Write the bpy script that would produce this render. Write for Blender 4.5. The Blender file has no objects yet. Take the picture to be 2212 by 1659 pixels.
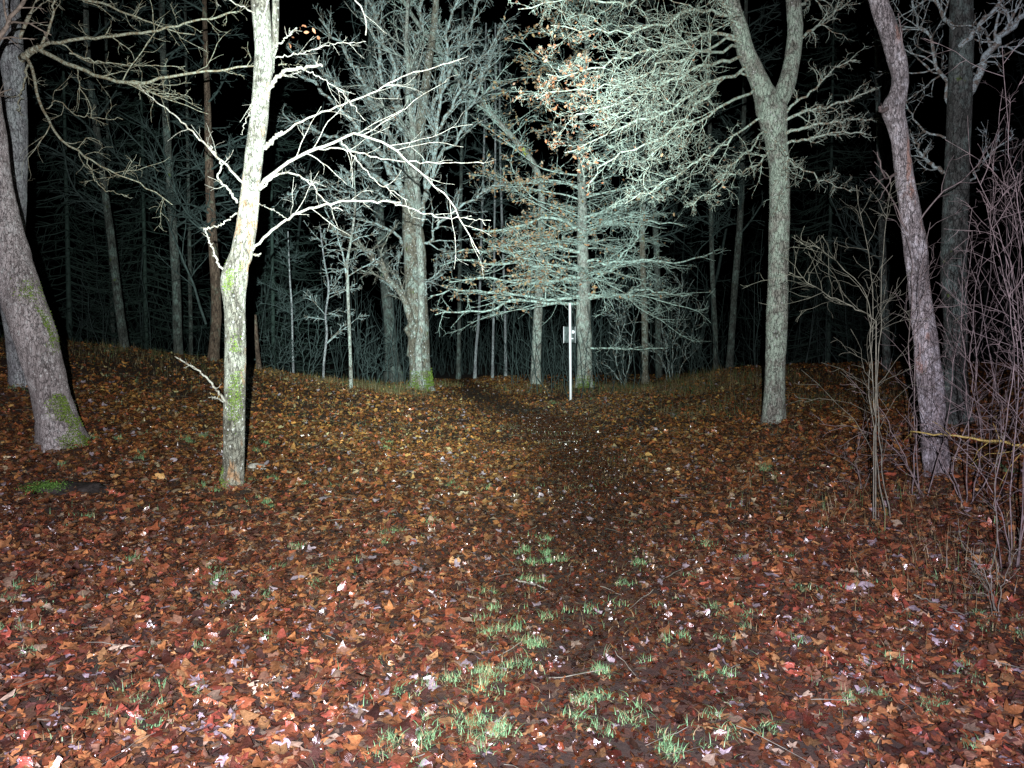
import bpy, math
import numpy as np
from mathutils import Vector

scene = bpy.context.scene
COL = scene.collection
RAD = math.radians

# ------------------------------------------------------------------ camera
F, CX, CY, HOR = 1670.0, 1106.0, 829.5, 760.0      # photo measured on a 2212 x 1659 grid
EYE = 1.6
PITCH = math.atan((CY - HOR) / F)
cam_d = bpy.data.cameras.new('camera')
cam_d.sensor_width = 36.0
cam_d.lens = 36.0 * F / 2212.0
cam_d.clip_start, cam_d.clip_end = 0.05, 1500
cam = bpy.data.objects.new('camera', cam_d)
COL.objects.link(cam)
cam.location = (0, 0, EYE)
cam.rotation_euler = (math.pi / 2 - PITCH, 0, 0)
scene.camera = cam

# ------------------------------------------------------------------ night sky
world = bpy.data.worlds.new('World')
scene.world = world
world.use_nodes = True
wn = world.node_tree
bg = wn.nodes['Background']
sky = wn.nodes.new('ShaderNodeTexSky')
sky.sky_type = 'NISHITA'
sky.sun_disc = False
sky.sun_elevation = RAD(-9)
sky.sun_rotation = RAD(200)
wn.links.new(sky.outputs[0], bg.inputs[0])
bg.inputs[1].default_value = 0.05

# ------------------------------------------------------------------ the walker's headlamp: the only light of the place
def at(px, py, d):
    u, v = (px - CX) / F, (CY - py) / F
    c, s = math.cos(PITCH), math.sin(PITCH)
    dy = c + v * s
    dz = -s + v * c
    k = d / dy
    return np.array((u * k, d, EYE + dz * k))

LAMP_POWER = 36000.0
ld = bpy.data.lights.new('headlamp_beam', 'SPOT')
ld.energy = LAMP_POWER
ld.spot_size = RAD(165)
ld.spot_blend = 0.25
ld.shadow_soft_size = 0.012
ld.use_nodes = True
nt = ld.node_tree
em = nt.nodes['Emission']
tc = nt.nodes.new('ShaderNodeTexCoord')
sp = nt.nodes.new('ShaderNodeSeparateXYZ')
ab = nt.nodes.new('ShaderNodeMath'); ab.operation = 'ABSOLUTE'
ac = nt.nodes.new('ShaderNodeMath'); ac.operation = 'ARCCOSINE'
dv = nt.nodes.new('ShaderNodeMath'); dv.operation = 'DIVIDE'; dv.inputs[1].default_value = RAD(60)
rp = nt.nodes.new('ShaderNodeValToRGB')
nt.links.new(tc.outputs['Normal'], sp.inputs[0])
nt.links.new(sp.outputs[2], ab.inputs[0])
nt.links.new(ab.outputs[0], ac.inputs[0])
nt.links.new(ac.outputs[0], dv.inputs[0])
nt.links.new(dv.outputs[0], rp.inputs[0])
nt.links.new(rp.outputs[0], em.inputs[0])
em.inputs[1].default_value = 1.0
BEAM = [(0, .96, (.86, 1.0, .99)), (9, .94, (.86, 1.0, .99)), (13, .86, (.86, 1.0, .98)), (17, .46, (.88, 1.0, .97)),
        (21, .215, (.92, 1.0, .97)), (27, .128, (.98, .96, 1.0)), (36, .100, (1.0, .91, 1.08)), (46, .064, (1.0, .88, 1.14)), (60, .028, (1.0, .86, 1.16))]
cr = rp.color_ramp
while len(cr.elements) < len(BEAM):
    cr.elements.new(0.5)
for e, (a, s, c) in zip(cr.elements, BEAM):
    e.position = a / 60.0
    e.color = (c[0] * s, c[1] * s, c[2] * s, 1)
lamp = bpy.data.objects.new('headlamp_beam', ld)
COL.objects.link(lamp)
LP = Vector((0.0, -0.42, EYE + 0.16))
lamp.location = LP
aim = Vector(at(950, 440, 20.0)) - LP
lamp.rotation_euler = aim.to_track_quat('-Z', 'Y').to_euler()

scene.render.engine = 'CYCLES'
scene.cycles.max_bounces = 4
scene.cycles.diffuse_bounces = 2
scene.cycles.glossy_bounces = 2
scene.view_settings.view_transform = 'Standard'
scene.view_settings.look = 'None'
scene.view_settings.exposure = 0.0
scene.view_settings.gamma = 1.0
scene.render.film_transparent = False

# ------------------------------------------------------------------ numeric helpers
RNG = np.random.default_rng(11)

def vnoise(p, seed=0):
    p = np.asarray(p, float)
    i = np.floor(p).astype(np.int64)
    f = p - i
    f = f * f * (3 - 2 * f)
    out = np.zeros(p.shape[:-1])
    for dx in (0, 1):
        for dy in (0, 1):
            for dz in (0, 1):
                h = (i[..., 0] + dx) * 374761393 + (i[..., 1] + dy) * 668265263 + (i[..., 2] + dz) * 2147483647 + seed * 974634777
                h = (h ^ (h >> 13)) * 1274126177
                h = (h ^ (h >> 16)) & 0xFFFFF
                w = (f[..., 0] if dx else 1 - f[..., 0]) * (f[..., 1] if dy else 1 - f[..., 1]) * (f[..., 2] if dz else 1 - f[..., 2])
                out += w * (h / float(0xFFFFF))
    return out * 2 - 1

def nrm(v):
    return v / np.maximum(np.linalg.norm(v, axis=-1, keepdims=True), 1e-9)

# terrain: control points (pixel, distance) -> thin-plate spline
CTRL = [(500, 1062, 7.5), (135, 972, 8.7), (48, 842, 11.0), (1670, 922, 11.1), (2026, 1035, 7.7), (1233, 866, 19.9),
        (1262, 840, 22.0), (908, 848, 20.0), (60, 738, 17), (130, 741, 17), (300, 757, 17.5), (460, 782, 17.5), (560, 801, 17.5),
        (750, 835, 18.5), (1400, 838, 21.5), (1550, 804, 20), (1640, 798, 19), (1800, 801, 17.5), (1950, 802, 17),
        (1250, 1050, 8.5), (1200, 950, 12.6), (1100, 880, 18), (1000, 824, 28), (1005, 812, 34)]
cp = [at(*c) for c in CTRL]
cp += [np.array(c, float) for c in [(0, 0, 0), (-3, 0, 0), (3, 0, 0), (0, 3, 0), (-3, 3.5, .05), (3, 3.5, .0), (0, -4, 0), (-9, 0, .1), (9, 0, .1),
                                    (0, 6, .03), (-6, 5, .16), (6, 5, .15), (-16, 8, 1.3), (14, 9, .8), (-22, 17, 2.1), (18, 18, 1.2),
                                    (-12, 26, .8), (-22, 30, 1.3), (-7, 30, .25), (10, 30, .7), (22, 30, .8), (0, 48, .5), (-25, 48, .9), (25, 48, .6),
                                    (-30, 4, 1.4), (30, 4, .9)]]
cp = np.array(cp)

def _phi(r2):
    return 0.5 * r2 * np.log(np.maximum(r2, 1e-12))
_n = len(cp)
_A = np.zeros((_n + 3, _n + 3))
_d2 = ((cp[:, None, :2] - cp[None, :, :2]) ** 2).sum(-1)
_A[:_n, :_n] = _phi(_d2) + np.eye(_n) * 0.06
_A[:_n, _n] = 1; _A[:_n, _n + 1:] = cp[:, :2]
_A[_n, :_n] = 1; _A[_n + 1:, :_n] = cp[:, :2].T
_W = np.linalg.solve(_A, np.concatenate([cp[:, 2], np.zeros(3)]))

FEET = [(*at(500, 1062, 7.5)[:2], .07, .32), (*at(137, 972, 8.7)[:2], .08, .5), (*at(48, 842, 11.)[:2], .08, .45), (*at(1672, 925, 11.1)[:2], .07, .4),
        (*at(2028, 1038, 7.7)[:2], .06, .4), (*at(905, 850, 20.)[:2], .10, .9), (*at(1263, 842, 22.)[:2], .08, .7)]

def H(x, y, bump=True):
    x = np.asarray(x, float); y = np.asarray(y, float)
    sh = np.broadcast(x, y).shape
    xf = np.broadcast_to(x, sh).ravel(); yf = np.broadcast_to(y, sh).ravel()
    out = np.zeros(xf.size)
    for a in range(0, xf.size, 20000):
        X, Y = xf[a:a + 20000], yf[a:a + 20000]
        r2 = (X[:, None] - cp[None, :, 0]) ** 2 + (Y[:, None] - cp[None, :, 1]) ** 2
        out[a:a + 20000] = _phi(r2) @ _W[:_n] + _W[_n] + X * _W[_n + 1] + Y * _W[_n + 2]
    r = np.hypot(xf, yf - 15)
    k = np.clip((r - 28) / 14, 0, 1); k = k * k * (3 - 2 * k)
    out = out * (1 - k) + 0.7 * k
    if bump:
        P = np.stack([xf, yf, xf * 0], -1)
        for mx, my, ma, mr in FEET:
            out += ma * np.exp(-((xf - mx) ** 2 + (yf - my) ** 2) / mr ** 2)
        out += 0.03 * vnoise(P * 1.3, 1) + 0.014 * vnoise(P * 4.1, 2)
    return out.reshape(sh)

def gpt(px, py):
    """ground point under a pixel (march along the ray)"""
    for d in np.arange(2.5, 40, 0.05):
        p = at(px, py, d)
        if p[2] <= H(p[0], p[1], False):
            return p
    return at(px, py, 40)

def nearest_on(P, x, y):
    dd = np.full(np.shape(x), 1e9)
    for a, b in zip(P[:-1], P[1:]):
        ab_ = b - a
        t = np.clip(((x - a[0]) * ab_[0] + (y - a[1]) * ab_[1]) / (ab_ @ ab_), 0, 1)
        dd = np.minimum(dd, np.hypot(x - a[0] - t * ab_[0], y - a[1] - t * ab_[1]))
    return dd

PATH = np.array([(0.3, -4), (0.3, 2), (0.45, 4), (0.8, 7.0), (0.95, 9.5), (0.8, 13), (0.1, 17), (-1.0, 21), (-1.9, 27), (-2.1, 38), (-2, 60)], float)

# ------------------------------------------------------------------ mesh helpers
def mesh_obj(name, geo, mat, parent=None, origin=(0, 0, 0), smooth=True, colors=None):
    """geo: list of (verts (n,3), faces (m,k))"""
    origin = np.asarray(origin, float)
    me = bpy.data.meshes.new(name)
    nv = sum(len(v) for v, f in geo)
    V = np.concatenate([v for v, f in geo]) - origin
    loops, starts = [], []
    off = 0; ls = 0
    for v, f in geo:
        if len(f):
            loops.append((f + off).ravel())
            starts.append(ls + np.arange(len(f)) * f.shape[1])
            ls += f.size
        off += len(v)
    L = np.concatenate(loops).astype(np.int32); S = np.concatenate(starts).astype(np.int32)
    me.vertices.add(nv); me.vertices.foreach_set('co', V.astype(np.float32).ravel())
    me.loops.add(len(L)); me.loops.foreach_set('vertex_index', L)
    me.polygons.add(len(S)); me.polygons.foreach_set('loop_start', S)
    me.update(calc_edges=True)
    me.validate()
    if smooth:
        me.polygons.foreach_set('use_smooth', np.ones(len(me.polygons), bool))
    if colors is not None:
        ca = me.color_attributes.new('tint', 'FLOAT_COLOR', 'POINT')
        c4 = np.ones((nv, 4), np.float32); c4[:, :3] = colors
        ca.data.foreach_set('color', c4.ravel())
    me.materials.append(mat)
    o = bpy.data.objects.new(name, me)
    COL.objects.link(o)
    if parent is not None:
        o.parent = parent
    else:
        o.location = origin
    return o

def tag(o, label=None, cat=None, group=None, kind=None):
    if label: o['label'] = label
    if cat: o['category'] = cat
    if group: o['group'] = group
    if kind: o['kind'] = kind
    return o

def thing(name, label, cat, loc, group=None):
    o = bpy.data.objects.new(name, None)
    COL.objects.link(o)
    o.location = [float(c) for c in loc]
    o.empty_display_size = 0.3
    return tag(o, label, cat, group)

def catmull(P, n):
    P = np.asarray(P, float)
    Q = np.vstack([2 * P[0] - P[1], P, 2 * P[-1] - P[-2]])
    seg = np.linalg.norm(np.diff(P[:, :3], axis=0), axis=1)
    cum = np.concatenate([[0], np.cumsum(seg)])
    s = np.linspace(0, cum[-1], n)
    k = np.clip(np.searchsorted(cum, s, side='right') - 1, 0, len(P) - 2)
    t = ((s - cum[k]) / np.maximum(seg[k], 1e-9))[:, None]
    a, b, c, d = Q[k], Q[k + 1], Q[k + 2], Q[k + 3]
    return 0.5 * ((2 * b) + (-a + c) * t + (2 * a - 5 * b + 4 * c - d) * t ** 2 + (-a + 3 * b - 3 * c + d) * t ** 3)

def tubes(P, R, sides=4, lump=0.0, seed=0, cap=False):
    """P (B,N,3), R (B,N) -> (verts, quad faces)"""
    B, N, _ = P.shape
    T = np.gradient(P, axis=1)
    T = nrm(T)
    mean = nrm(P[:, -1] - P[:, 0])
    ref = np.where(np.abs(mean[:, 2:3]) > 0.7, np.array([[1.0, 0, 0]]), np.array([[0, 0, 1.0]]))
    U = nrm(np.cross(T, ref[:, None, :]))
    W = np.cross(T, U)
    ang = np.arange(sides) / sides * 2 * math.pi
    ring = (np.cos(ang)[None, None, :, None] * U[:, :, None, :] + np.sin(ang)[None, None, :, None] * W[:, :, None, :])
    rr = np.repeat(R[:, :, None], sides, 2)
    if lump > 0:
        C = P[:, :, None, :] + ring * R[:, :, None, None]
        fr = 0.55 / np.maximum(R.mean(), 0.01)
        rr = rr * (1 + lump * vnoise(C * fr * np.array([1, 1, .5]), seed) + 0.55 * lump * vnoise(C * fr * 2.7 * np.array([1, 1, .6]), seed + 1)
                   + 0.35 * lump * vnoise(C * fr * 7 * np.array([1, 1, .7]), seed + 2))
    V = P[:, :, None, :] + ring * rr[..., None]
    idx = np.arange(B * N * sides).reshape(B, N, sides)
    a = idx[:, :-1, :]; b = idx[:, 1:, :]
    a2 = np.roll(a, -1, 2); b2 = np.roll(b, -1, 2)
    Fq = np.stack([a, b, b2, a2], -1).reshape(-1, 4)
    return V.reshape(-1, 3), Fq

def spawn(P, R, n, t0=.15, t1=.98, l=(.3, .6), ang=(30, 60), wig=.2, up=0.0, flat=1.0, M=5, ratio=.6, rmin=.002, tip=.35, taper_len=.6, rng=RNG, toward=None):
    B, N, _ = P.shape
    Pp = np.repeat(P, n, 0); Rp = np.repeat(R, n, 0)
    K = B * n
    t = rng.uniform(t0, t1, K)
    fi = t * (N - 1); k = np.minimum(fi.astype(int), N - 2); f = (fi - k)
    ar = np.arange(K)
    p0 = Pp[ar, k] * (1 - f)[:, None] + Pp[ar, k + 1] * f[:, None]
    T = nrm(Pp[ar, k + 1] - Pp[ar, k])
    r0 = Rp[ar, k] * (1 - f) + Rp[ar, k + 1] * f
    L = np.linalg.norm(np.diff(P, axis=1), axis=2).sum(1)
    L = np.repeat(L, n) * rng.uniform(l[0], l[1], K) * (1 - taper_len * t)
    rnd = rng.normal(size=(K, 3)); rnd[:, 2] *= flat
    perp = nrm(rnd - (rnd * T).sum(1, keepdims=True) * T)
    if flat != 1.0:
        perp[:, 2] *= flat; perp = nrm(perp)
    A = np.radians(rng.uniform(ang[0], ang[1], K))[:, None]
    D = nrm(np.cos(A) * T + np.sin(A) * perp + np.array([0, 0, up]))
    pts = [p0]
    cur = p0; Dn = D
    for m in range(M - 1):
        cur = cur + Dn * (L / (M - 1))[:, None]
        pts.append(cur)
        w = rng.normal(size=(K, 3)) * wig; w[:, 2] *= max(flat, .5)
        Dn = nrm(Dn + w + np.array([0, 0, up * .3]))
    Q = np.stack(pts, 1)
    rb = np.maximum(np.minimum(r0 * ratio, L * .03 + .001), rmin)
    RR = rb[:, None] * np.linspace(1, tip, M)[None, :]
    RR = np.maximum(RR, rmin * .6)
    return Q, RR

def limb(pts, d0, d1, w0, w1, n=16, jitter=0.0):
    """a limb drawn as pixels, running from distance d0 to d1; w = widths in pixels"""
    m = len(pts)
    W3 = np.array([at(x, y, d0 + (d1 - d0) * i / (m - 1)) for i, (x, y) in enumerate(pts)])
    Q = catmull(W3, n)
    d = np.linspace(d0, d1, n)
    Rr = np.linspace(w0, w1, n) / 2 / F * d
    if jitter:
        j = RNG.normal(size=Q.shape) * jitter; j[0] = 0; j[-1] = 0
        Q = Q + j
    return Q, Rr

def stack(ls):
    return np.stack([a for a, b in ls]), np.stack([b for a, b in ls])

def trunk_geo(pts, d, sides=22, step=.06, lump=.07, flare=.35, seed=0, lean=0.0, root=0.35):
    """pts: list of (px,py,width) from the base up. lean: change of distance per metre of height"""
    z0 = None; C = []
    for x, y, w in pts:
        p = at(x, y, d)
        if z0 is None: z0 = p[2]
        dd = d + lean * (p[2] - z0)
        p = at(x, y, dd)
        C.append([*p, w / 2 / F * dd])
    C = np.array(C)
    below = C[0].copy(); below[2] -= 0.3; below[:2] -= (C[1] - C[0])[:2] * .2
    C = np.vstack([below, C])
    L = np.linalg.norm(np.diff(C[:, :3], axis=0), axis=1).sum()
    n = max(int(L / step), 8)
    Q = catmull(C, n)
    P, R = Q[:, :3], np.maximum(Q[:, 3], .004)
    hgt = P[:, 2] - (P[0, 2] + .3)
    R = R * (1 + flare * np.exp(-np.maximum(hgt, 0) / (root * .6)))
    V, Fq = tubes(P[None], R[None], sides, lump, seed)
    # root lobes
    Vv = V.reshape(n, sides, 3)
    a = np.arange(sides) / sides * 2 * math.pi
    lobe = (np.sin(a * 5 + seed) * .5 + np.sin(a * 3 + seed * 2.1) * .5)[None, :] * (np.exp(-np.maximum(hgt, 0) / (root * .5)) * flare * .7)[:, None]
    Vv = P[:, None, :] + (Vv - P[:, None, :]) * (1 + lobe[..., None])
    return (Vv.reshape(-1, 3), Fq), P, R, C[1, :3]

# ------------------------------------------------------------------ materials
def new_mat(name):
    m = bpy.data.materials.new(name)
    m.use_nodes = True
    t = m.node_tree
    b = t.nodes['Principled BSDF']
    return m, t, b

def N(t, kind, **kw):
    n = t.nodes.new(kind)
    for k, v in kw.items():
        if isinstance(v, (int, float, tuple)) and k in n.inputs:
            n.inputs[k].default_value = v
        else:
            setattr(n, k, v)
    return n

def mapping(t, scale, space='Object'):
    tc = N(t, 'ShaderNodeTexCoord')
    mp = N(t, 'ShaderNodeMapping')
    mp.inputs['Scale'].default_value = scale
    t.links.new(tc.outputs[space], mp.inputs[0])
    return mp

def noise(t, src, scale, detail=5, rough=.6):
    n = N(t, 'ShaderNodeTexNoise')
    n.inputs['Scale'].default_value = scale; n.inputs['Detail'].default_value = detail; n.inputs['Roughness'].default_value = rough
    t.links.new(src.outputs[0], n.inputs[0])
    return n

def ramp(t, src, stops, interp='LINEAR'):
    r = N(t, 'ShaderNodeValToRGB')
    r.color_ramp.interpolation = interp
    e = r.color_ramp.elements
    while len(e) < len(stops): e.new(.5)
    for el, (p, c) in zip(e, stops):
        el.position = p
        el.color = (*c, 1) if len(c) == 3 else c
    t.links.new(src, r.inputs[0])
    return r

def mix(t, fac, a, b):
    m = N(t, 'ShaderNodeMix'); m.data_type = 'RGBA'
    for s, k in ((fac, 0), (a, 6), (b, 7)):
        if hasattr(s, 'links') or isinstance(s, bpy.types.NodeSocket):
            t.links.new(s, m.inputs[k])
        else:
            m.inputs[k].default_value = s if k == 0 else (*s, 1)
    return m.outputs[2]

def g(v): return (v, v, v)

def bark_mat(name, dark, mid, light, lichen=None, lich_amt=.5, spots=.0, scale=1.0, peeled=None, peel_amt=.5, rough=.75, bump=1.0, moss=None):
    m, t, b = new_mat(name)
    mp = mapping(t, (scale, scale, scale * .38))
    n1 = noise(t, mapping(t, (scale, scale, scale * .22)), 14, 7, .7)
    n2 = noise(t, mapping(t, (scale, scale, scale * .6)), 52, 6, .75)
    c = ramp(t, n1.outputs[0], [(.34, dark), (.48, mid), (.62, light)]).outputs[0]
    nL = noise(t, mapping(t, (scale, scale, scale * .5)), 1.7, 4, .6)
    c = mix(t, ramp(t, nL.outputs[0], [(.38, g(.55)), (.60, g(0))]).outputs[0], c, dark)
    f2 = ramp(t, n2.outputs[0], [(.40, g(0)), (.47, g(.7)), (.6, g(1))]).outputs[0]
    c = mix(t, f2, dark, c)
    mp2 = mapping(t, (scale, scale, scale * .8))
    if peeled:
        n3 = noise(t, mapping(t, (scale, scale, scale * .28)), 2.6, 4, .55)
        f3 = ramp(t, n3.outputs[0], [(1 - peel_amt - .02, g(0)), (1 - peel_amt + .015, g(1))]).outputs[0]
        streak = noise(t, mapping(t, (scale, scale, scale * .06)), 45, 4, .6)
        pc = ramp(t, streak.outputs[0], [(.3, tuple(x * .45 for x in peeled)), (.6, peeled)]).outputs[0]
        c = mix(t, f3, c, pc)
    if lichen:
        n4 = noise(t, mp2, 4.2, 9, .78)
        f4 = ramp(t, n4.outputs[0], [(.62 - lich_amt * .28, g(0)), (.68 - lich_amt * .22, g(.9))]).outputs[0]
        n4b = noise(t, mp2, 50, 3, .6)
        lc = ramp(t, n4b.outputs[0], [(.3, tuple(x * .6 for x in lichen)), (.6, lichen)]).outputs[0]
        c = mix(t, f4, c, lc)
    vc = N(t, 'ShaderNodeTexVoronoi'); vc.feature = 'DISTANCE_TO_EDGE'; vc.inputs['Scale'].default_value = 20
    wob = N(t, 'ShaderNodeVectorMath', operation='ADD'); wsc = N(t, 'ShaderNodeVectorMath', operation='SCALE'); wsc.inputs['Scale'].default_value = .12
    t.links.new(n1.outputs['Color'], wsc.inputs[0])
    mpc = mapping(t, (scale, scale, scale * .3))
    t.links.new(mpc.outputs[0], wob.inputs[0]); t.links.new(wsc.outputs[0], wob.inputs[1]); t.links.new(wob.outputs[0], vc.inputs['Vector'])
    crack = ramp(t, vc.outputs['Distance'], [(.0, g(.42)), (.06, g(0))]).outputs[0]
    c = mix(t, crack, c, tuple(x * .5 for x in dark))
    if spots:
        v = N(t, 'ShaderNodeTexVoronoi'); v.inputs['Scale'].default_value = 15
        t.links.new(mp2.outputs[0], v.inputs[0])
        n5 = noise(t, mp2, 3.5, 3, .5)
        thr = N(t, 'ShaderNodeMath', operation='LESS_THAN')
        ad = N(t, 'ShaderNodeMath', operation='MULTIPLY')
        t.links.new(n5.outputs[0], ad.inputs[0]); ad.inputs[1].default_value = spots * 2.3
        t.links.new(v.outputs['Distance'], thr.inputs[0]); t.links.new(ad.outputs[0], thr.inputs[1])
        c = mix(t, thr.outputs[0], c, (.62, .62, .6))
    if moss:
        n6 = noise(t, mp2, 4.5, 6, .7)
        f6 = ramp(t, n6.outputs[0], [(.64, g(0)), (.68, g(1))]).outputs[0]
        c = mix(t, f6, c, moss)
    t.links.new(c, b.inputs['Base Color'])
    b.inputs['Roughness'].default_value = rough
    b.inputs['Specular IOR Level'].default_value = .35
    bm = N(t, 'ShaderNodeBump'); bm.inputs['Strength'].default_value = bump; bm.inputs['Distance'].default_value = .035
    ad = N(t, 'ShaderNodeMath', operation='ADD')
    t.links.new(n1.outputs[0], ad.inputs[0]); t.links.new(n2.outputs[0], ad.inputs[1])
    cm = N(t, 'ShaderNodeMath', operation='SUBTRACT')
    t.links.new(ad.outputs[0], cm.inputs[0]); t.links.new(crack, cm.inputs[1])
    t.links.new(cm.outputs[0], bm.inputs['Height']); t.links.new(bm.outputs[0], b.inputs['Normal'])
    return m

def plain(name, col, var=.35, scale=20, rough=.75, spec=.3):
    m, t, b = new_mat(name)
    n = noise(t, mapping(t, (1, 1, 1)), scale, 4, .7)
    lo = tuple(c * (1 - var) for c in col); hi = tuple(min(c * (1 + var), .9) for c in col)
    c = ramp(t, n.outputs[0], [(.35, lo), (.65, hi)]).outputs[0]
    t.links.new(c, b.inputs['Base Color'])
    b.inputs['Roughness'].default_value = rough
    b.inputs['Specular IOR Level'].default_value = spec
    return m

def tinted(name, rough=(.25, .6), spec=.5, var=.3, scale=60, coat=0.0, bump=0.0):
    """colour of each leaf or blade comes from its own tint"""
    m, t, b = new_mat(name)
    a = N(t, 'ShaderNodeAttribute'); a.attribute_name = 'tint'
    n = noise(t, mapping(t, (1, 1, 1)), scale, 3, .6)
    v = ramp(t, n.outputs[0], [(.3, g(1 - var)), (.7, g(1 + 0 * var))]).outputs[0]
    mm = N(t, 'ShaderNodeMix'); mm.data_type = 'RGBA'; mm.blend_type = 'MULTIPLY'; mm.inputs[0].default_value = 1
    t.links.new(a.outputs['Color'], mm.inputs[6]); t.links.new(v, mm.inputs[7])
    t.links.new(mm.outputs[2], b.inputs['Base Color'])
    r = noise(t, mapping(t, (1, 1, 1)), scale * .4, 2, .5)
    rr = ramp(t, r.outputs[0], [(.3, g(rough[0])), (.7, g(rough[1]))]).outputs[0]
    t.links.new(rr, b.inputs['Roughness'])
    b.inputs['Specular IOR Level'].default_value = spec
    b.inputs['Coat Weight'].default_value = coat
    b.inputs['Coat Roughness'].default_value = .2
    if bump:
        bm = N(t, 'ShaderNodeBump'); bm.inputs['Strength'].default_value = bump; bm.inputs['Distance'].default_value = .004
        t.links.new(n.outputs[0], bm.inputs['Height']); t.links.new(bm.outputs[0], b.inputs['Normal'])
    return m

M_birch = bark_mat('pale_bark', (.07, .06, .048), (.24, .22, .175), (.42, .40, .34), lichen=(.44, .44, .37), lich_amt=.55, spots=.16, peeled=(.50, .30, .17), peel_amt=.42, scale=1.3)
def twig_mat(name, bark, lich, amt=.5, scale=22):
    m, t, b = new_mat(name)
    n = noise(t, mapping(t, (1, 1, 1)), scale, 6, .75)
    n2 = noise(t, mapping(t, (1, 1, 1)), scale * 4, 3, .6)
    f = ramp(t, n.outputs[0], [(.55 - amt * .2, g(0)), (.60 - amt * .12, g(1))]).outputs[0]
    c = mix(t, f, bark, lich)
    c = mix(t, ramp(t, n2.outputs[0], [(.35, g(.6)), (.6, g(0))]).outputs[0], c, tuple(x * .4 for x in bark))
    t.links.new(c, b.inputs['Base Color'])
    b.inputs['Roughness'].default_value = .75
    b.inputs['Specular IOR Level'].default_value = .3
    return m
M_birch_br = twig_mat('pale_branch_bark', (.16, .13, .10), (.36, .35, .31), .6, 30)
M_pinkbark = bark_mat('pinkish_grey_bark', (.18, .155, .15), (.58, .52, .51), (.74, .69, .68), lichen=(.72, .69, .68), lich_amt=.35, spots=.19, scale=1.5)
M_greybark = bark_mat('grey_lichen_bark', (.17, .17, .18), (.46, .47, .49), (.62, .64, .64), lichen=(.58, .64, .64), lich_amt=.5, spots=.10, scale=1.2)
M_oak = bark_mat('green_lichen_bark', (.13, .125, .105), (.42, .41, .36), (.66, .66, .58), lichen=(.60, .72, .60), lich_amt=.62, spots=.15, scale=1.3)
M_oak_br = twig_mat('lichen_twig_bark', (.22, .17, .12), (.46, .58, .50), .55, 20)
M_right = bark_mat('peeling_pink_bark', (.10, .09, .09), (.48, .43, .43), (.78, .74, .75), lichen=(.74, .73, .76), lich_amt=.35, spots=.12, scale=1.5, peeled=(.48, .31, .26), peel_amt=.36)
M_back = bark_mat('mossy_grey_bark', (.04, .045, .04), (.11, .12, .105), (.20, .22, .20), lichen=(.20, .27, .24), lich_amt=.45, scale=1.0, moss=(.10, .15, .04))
M_beech = bark_mat('pale_spotted_bark', (.13, .11, .09), (.46, .46, .40), (.68, .70, .64), lichen=(.56, .66, .58), lich_amt=.55, spots=.14, scale=1.1, peeled=(.32, .17, .08), peel_amt=.36)
M_beech_br = twig_mat('beech_twig_bark', (.20, .17, .13), (.58, .78, .70), .6, 14)
M_lime = bark_mat('tan_spotted_bark', (.10, .085, .06), (.27, .24, .19), (.40, .38, .31), lichen=(.42, .50, .44), lich_amt=.42, spots=.17, scale=1.0, moss=(.14, .17, .05))
M_lime_br = twig_mat('grey_twig_bark', (.16, .14, .11), (.36, .46, .45), .5, 12)
M_tan_br = twig_mat('tan_twig_bark', (.24, .19, .12), (.46, .48, .38), .45, 25)
M_brownbark = bark_mat('brown_bark', (.06, .04, .03), (.20, .13, .09), (.30, .22, .16), lichen=(.25, .27, .2), lich_amt=.3, scale=1.0)
M_twig = plain('brown_twig_bark', (.20, .16, .13), .5, 20)
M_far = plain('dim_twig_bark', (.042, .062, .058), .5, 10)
M_shrub = plain('purple_twig_bark', (.13, .105, .10), .6, 15, rough=.5, spec=.5)
M_shrub2 = plain('grey_green_stem_bark', (.13, .13, .10), .5, 15, rough=.6)
M_yellow = plain('yellow_stem_bark', (.30, .24, .07), .4, 30)
M_moss = tinted('moss', (.6, .9), .2, .4, 30)
M_leaf = tinted('wet_fallen_leaf', (.14, .40), 1.0, .5, 75, coat=.8, bump=1.0)
M_treeleaf = tinted('withered_leaf', (.5, .8), .3, .3, 60)
M_grass = tinted('grass', (.35, .6), .4, .3, 40)
M_needle = plain('spruce_needles', (.035, .06, .05), .4, 8)

def ground_mat():
    m, t, b = new_mat('damp_leafy_soil')
    mp = mapping(t, (1, 1, 1))
    v = N(t, 'ShaderNodeTexVoronoi'); v.inputs['Scale'].default_value = 16; v.feature = 'F1'
    nz = noise(t, mp, 6, 4, .6)
    t.links.new(mp.outputs[0], v.inputs[0])
    sep = N(t, 'ShaderNodeSeparateColor'); t.links.new(v.outputs['Color'], sep.inputs[0])
    c = ramp(t, sep.outputs[0], [(0, (.03, .014, .008)), (.35, (.065, .022, .010)), (.65, (.10, .038, .015)), (.85, (.05, .024, .014)), (1, (.12, .06, .03))]).outputs[0]
    nf = noise(t, mp, 60, 6, .75)
    soil = ramp(t, nf.outputs[0], [(.3, (.018, .012, .008)), (.7, (.06, .04, .025))]).outputs[0]
    f = ramp(t, nz.outputs[0], [(.42, g(0)), (.6, g(1))]).outputs[0]
    c = mix(t, f, soil, c)
    t.links.new(c, b.inputs['Base Color'])
    b.inputs['Roughness'].default_value = .75
    bm = N(t, 'ShaderNodeBump'); bm.inputs['Strength'].default_value = .9; bm.inputs['Distance'].default_value = .02
    t.links.new(nf.outputs[0], bm.inputs['Height']); t.links.new(bm.outputs[0], b.inputs['Normal'])
    return m

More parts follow.
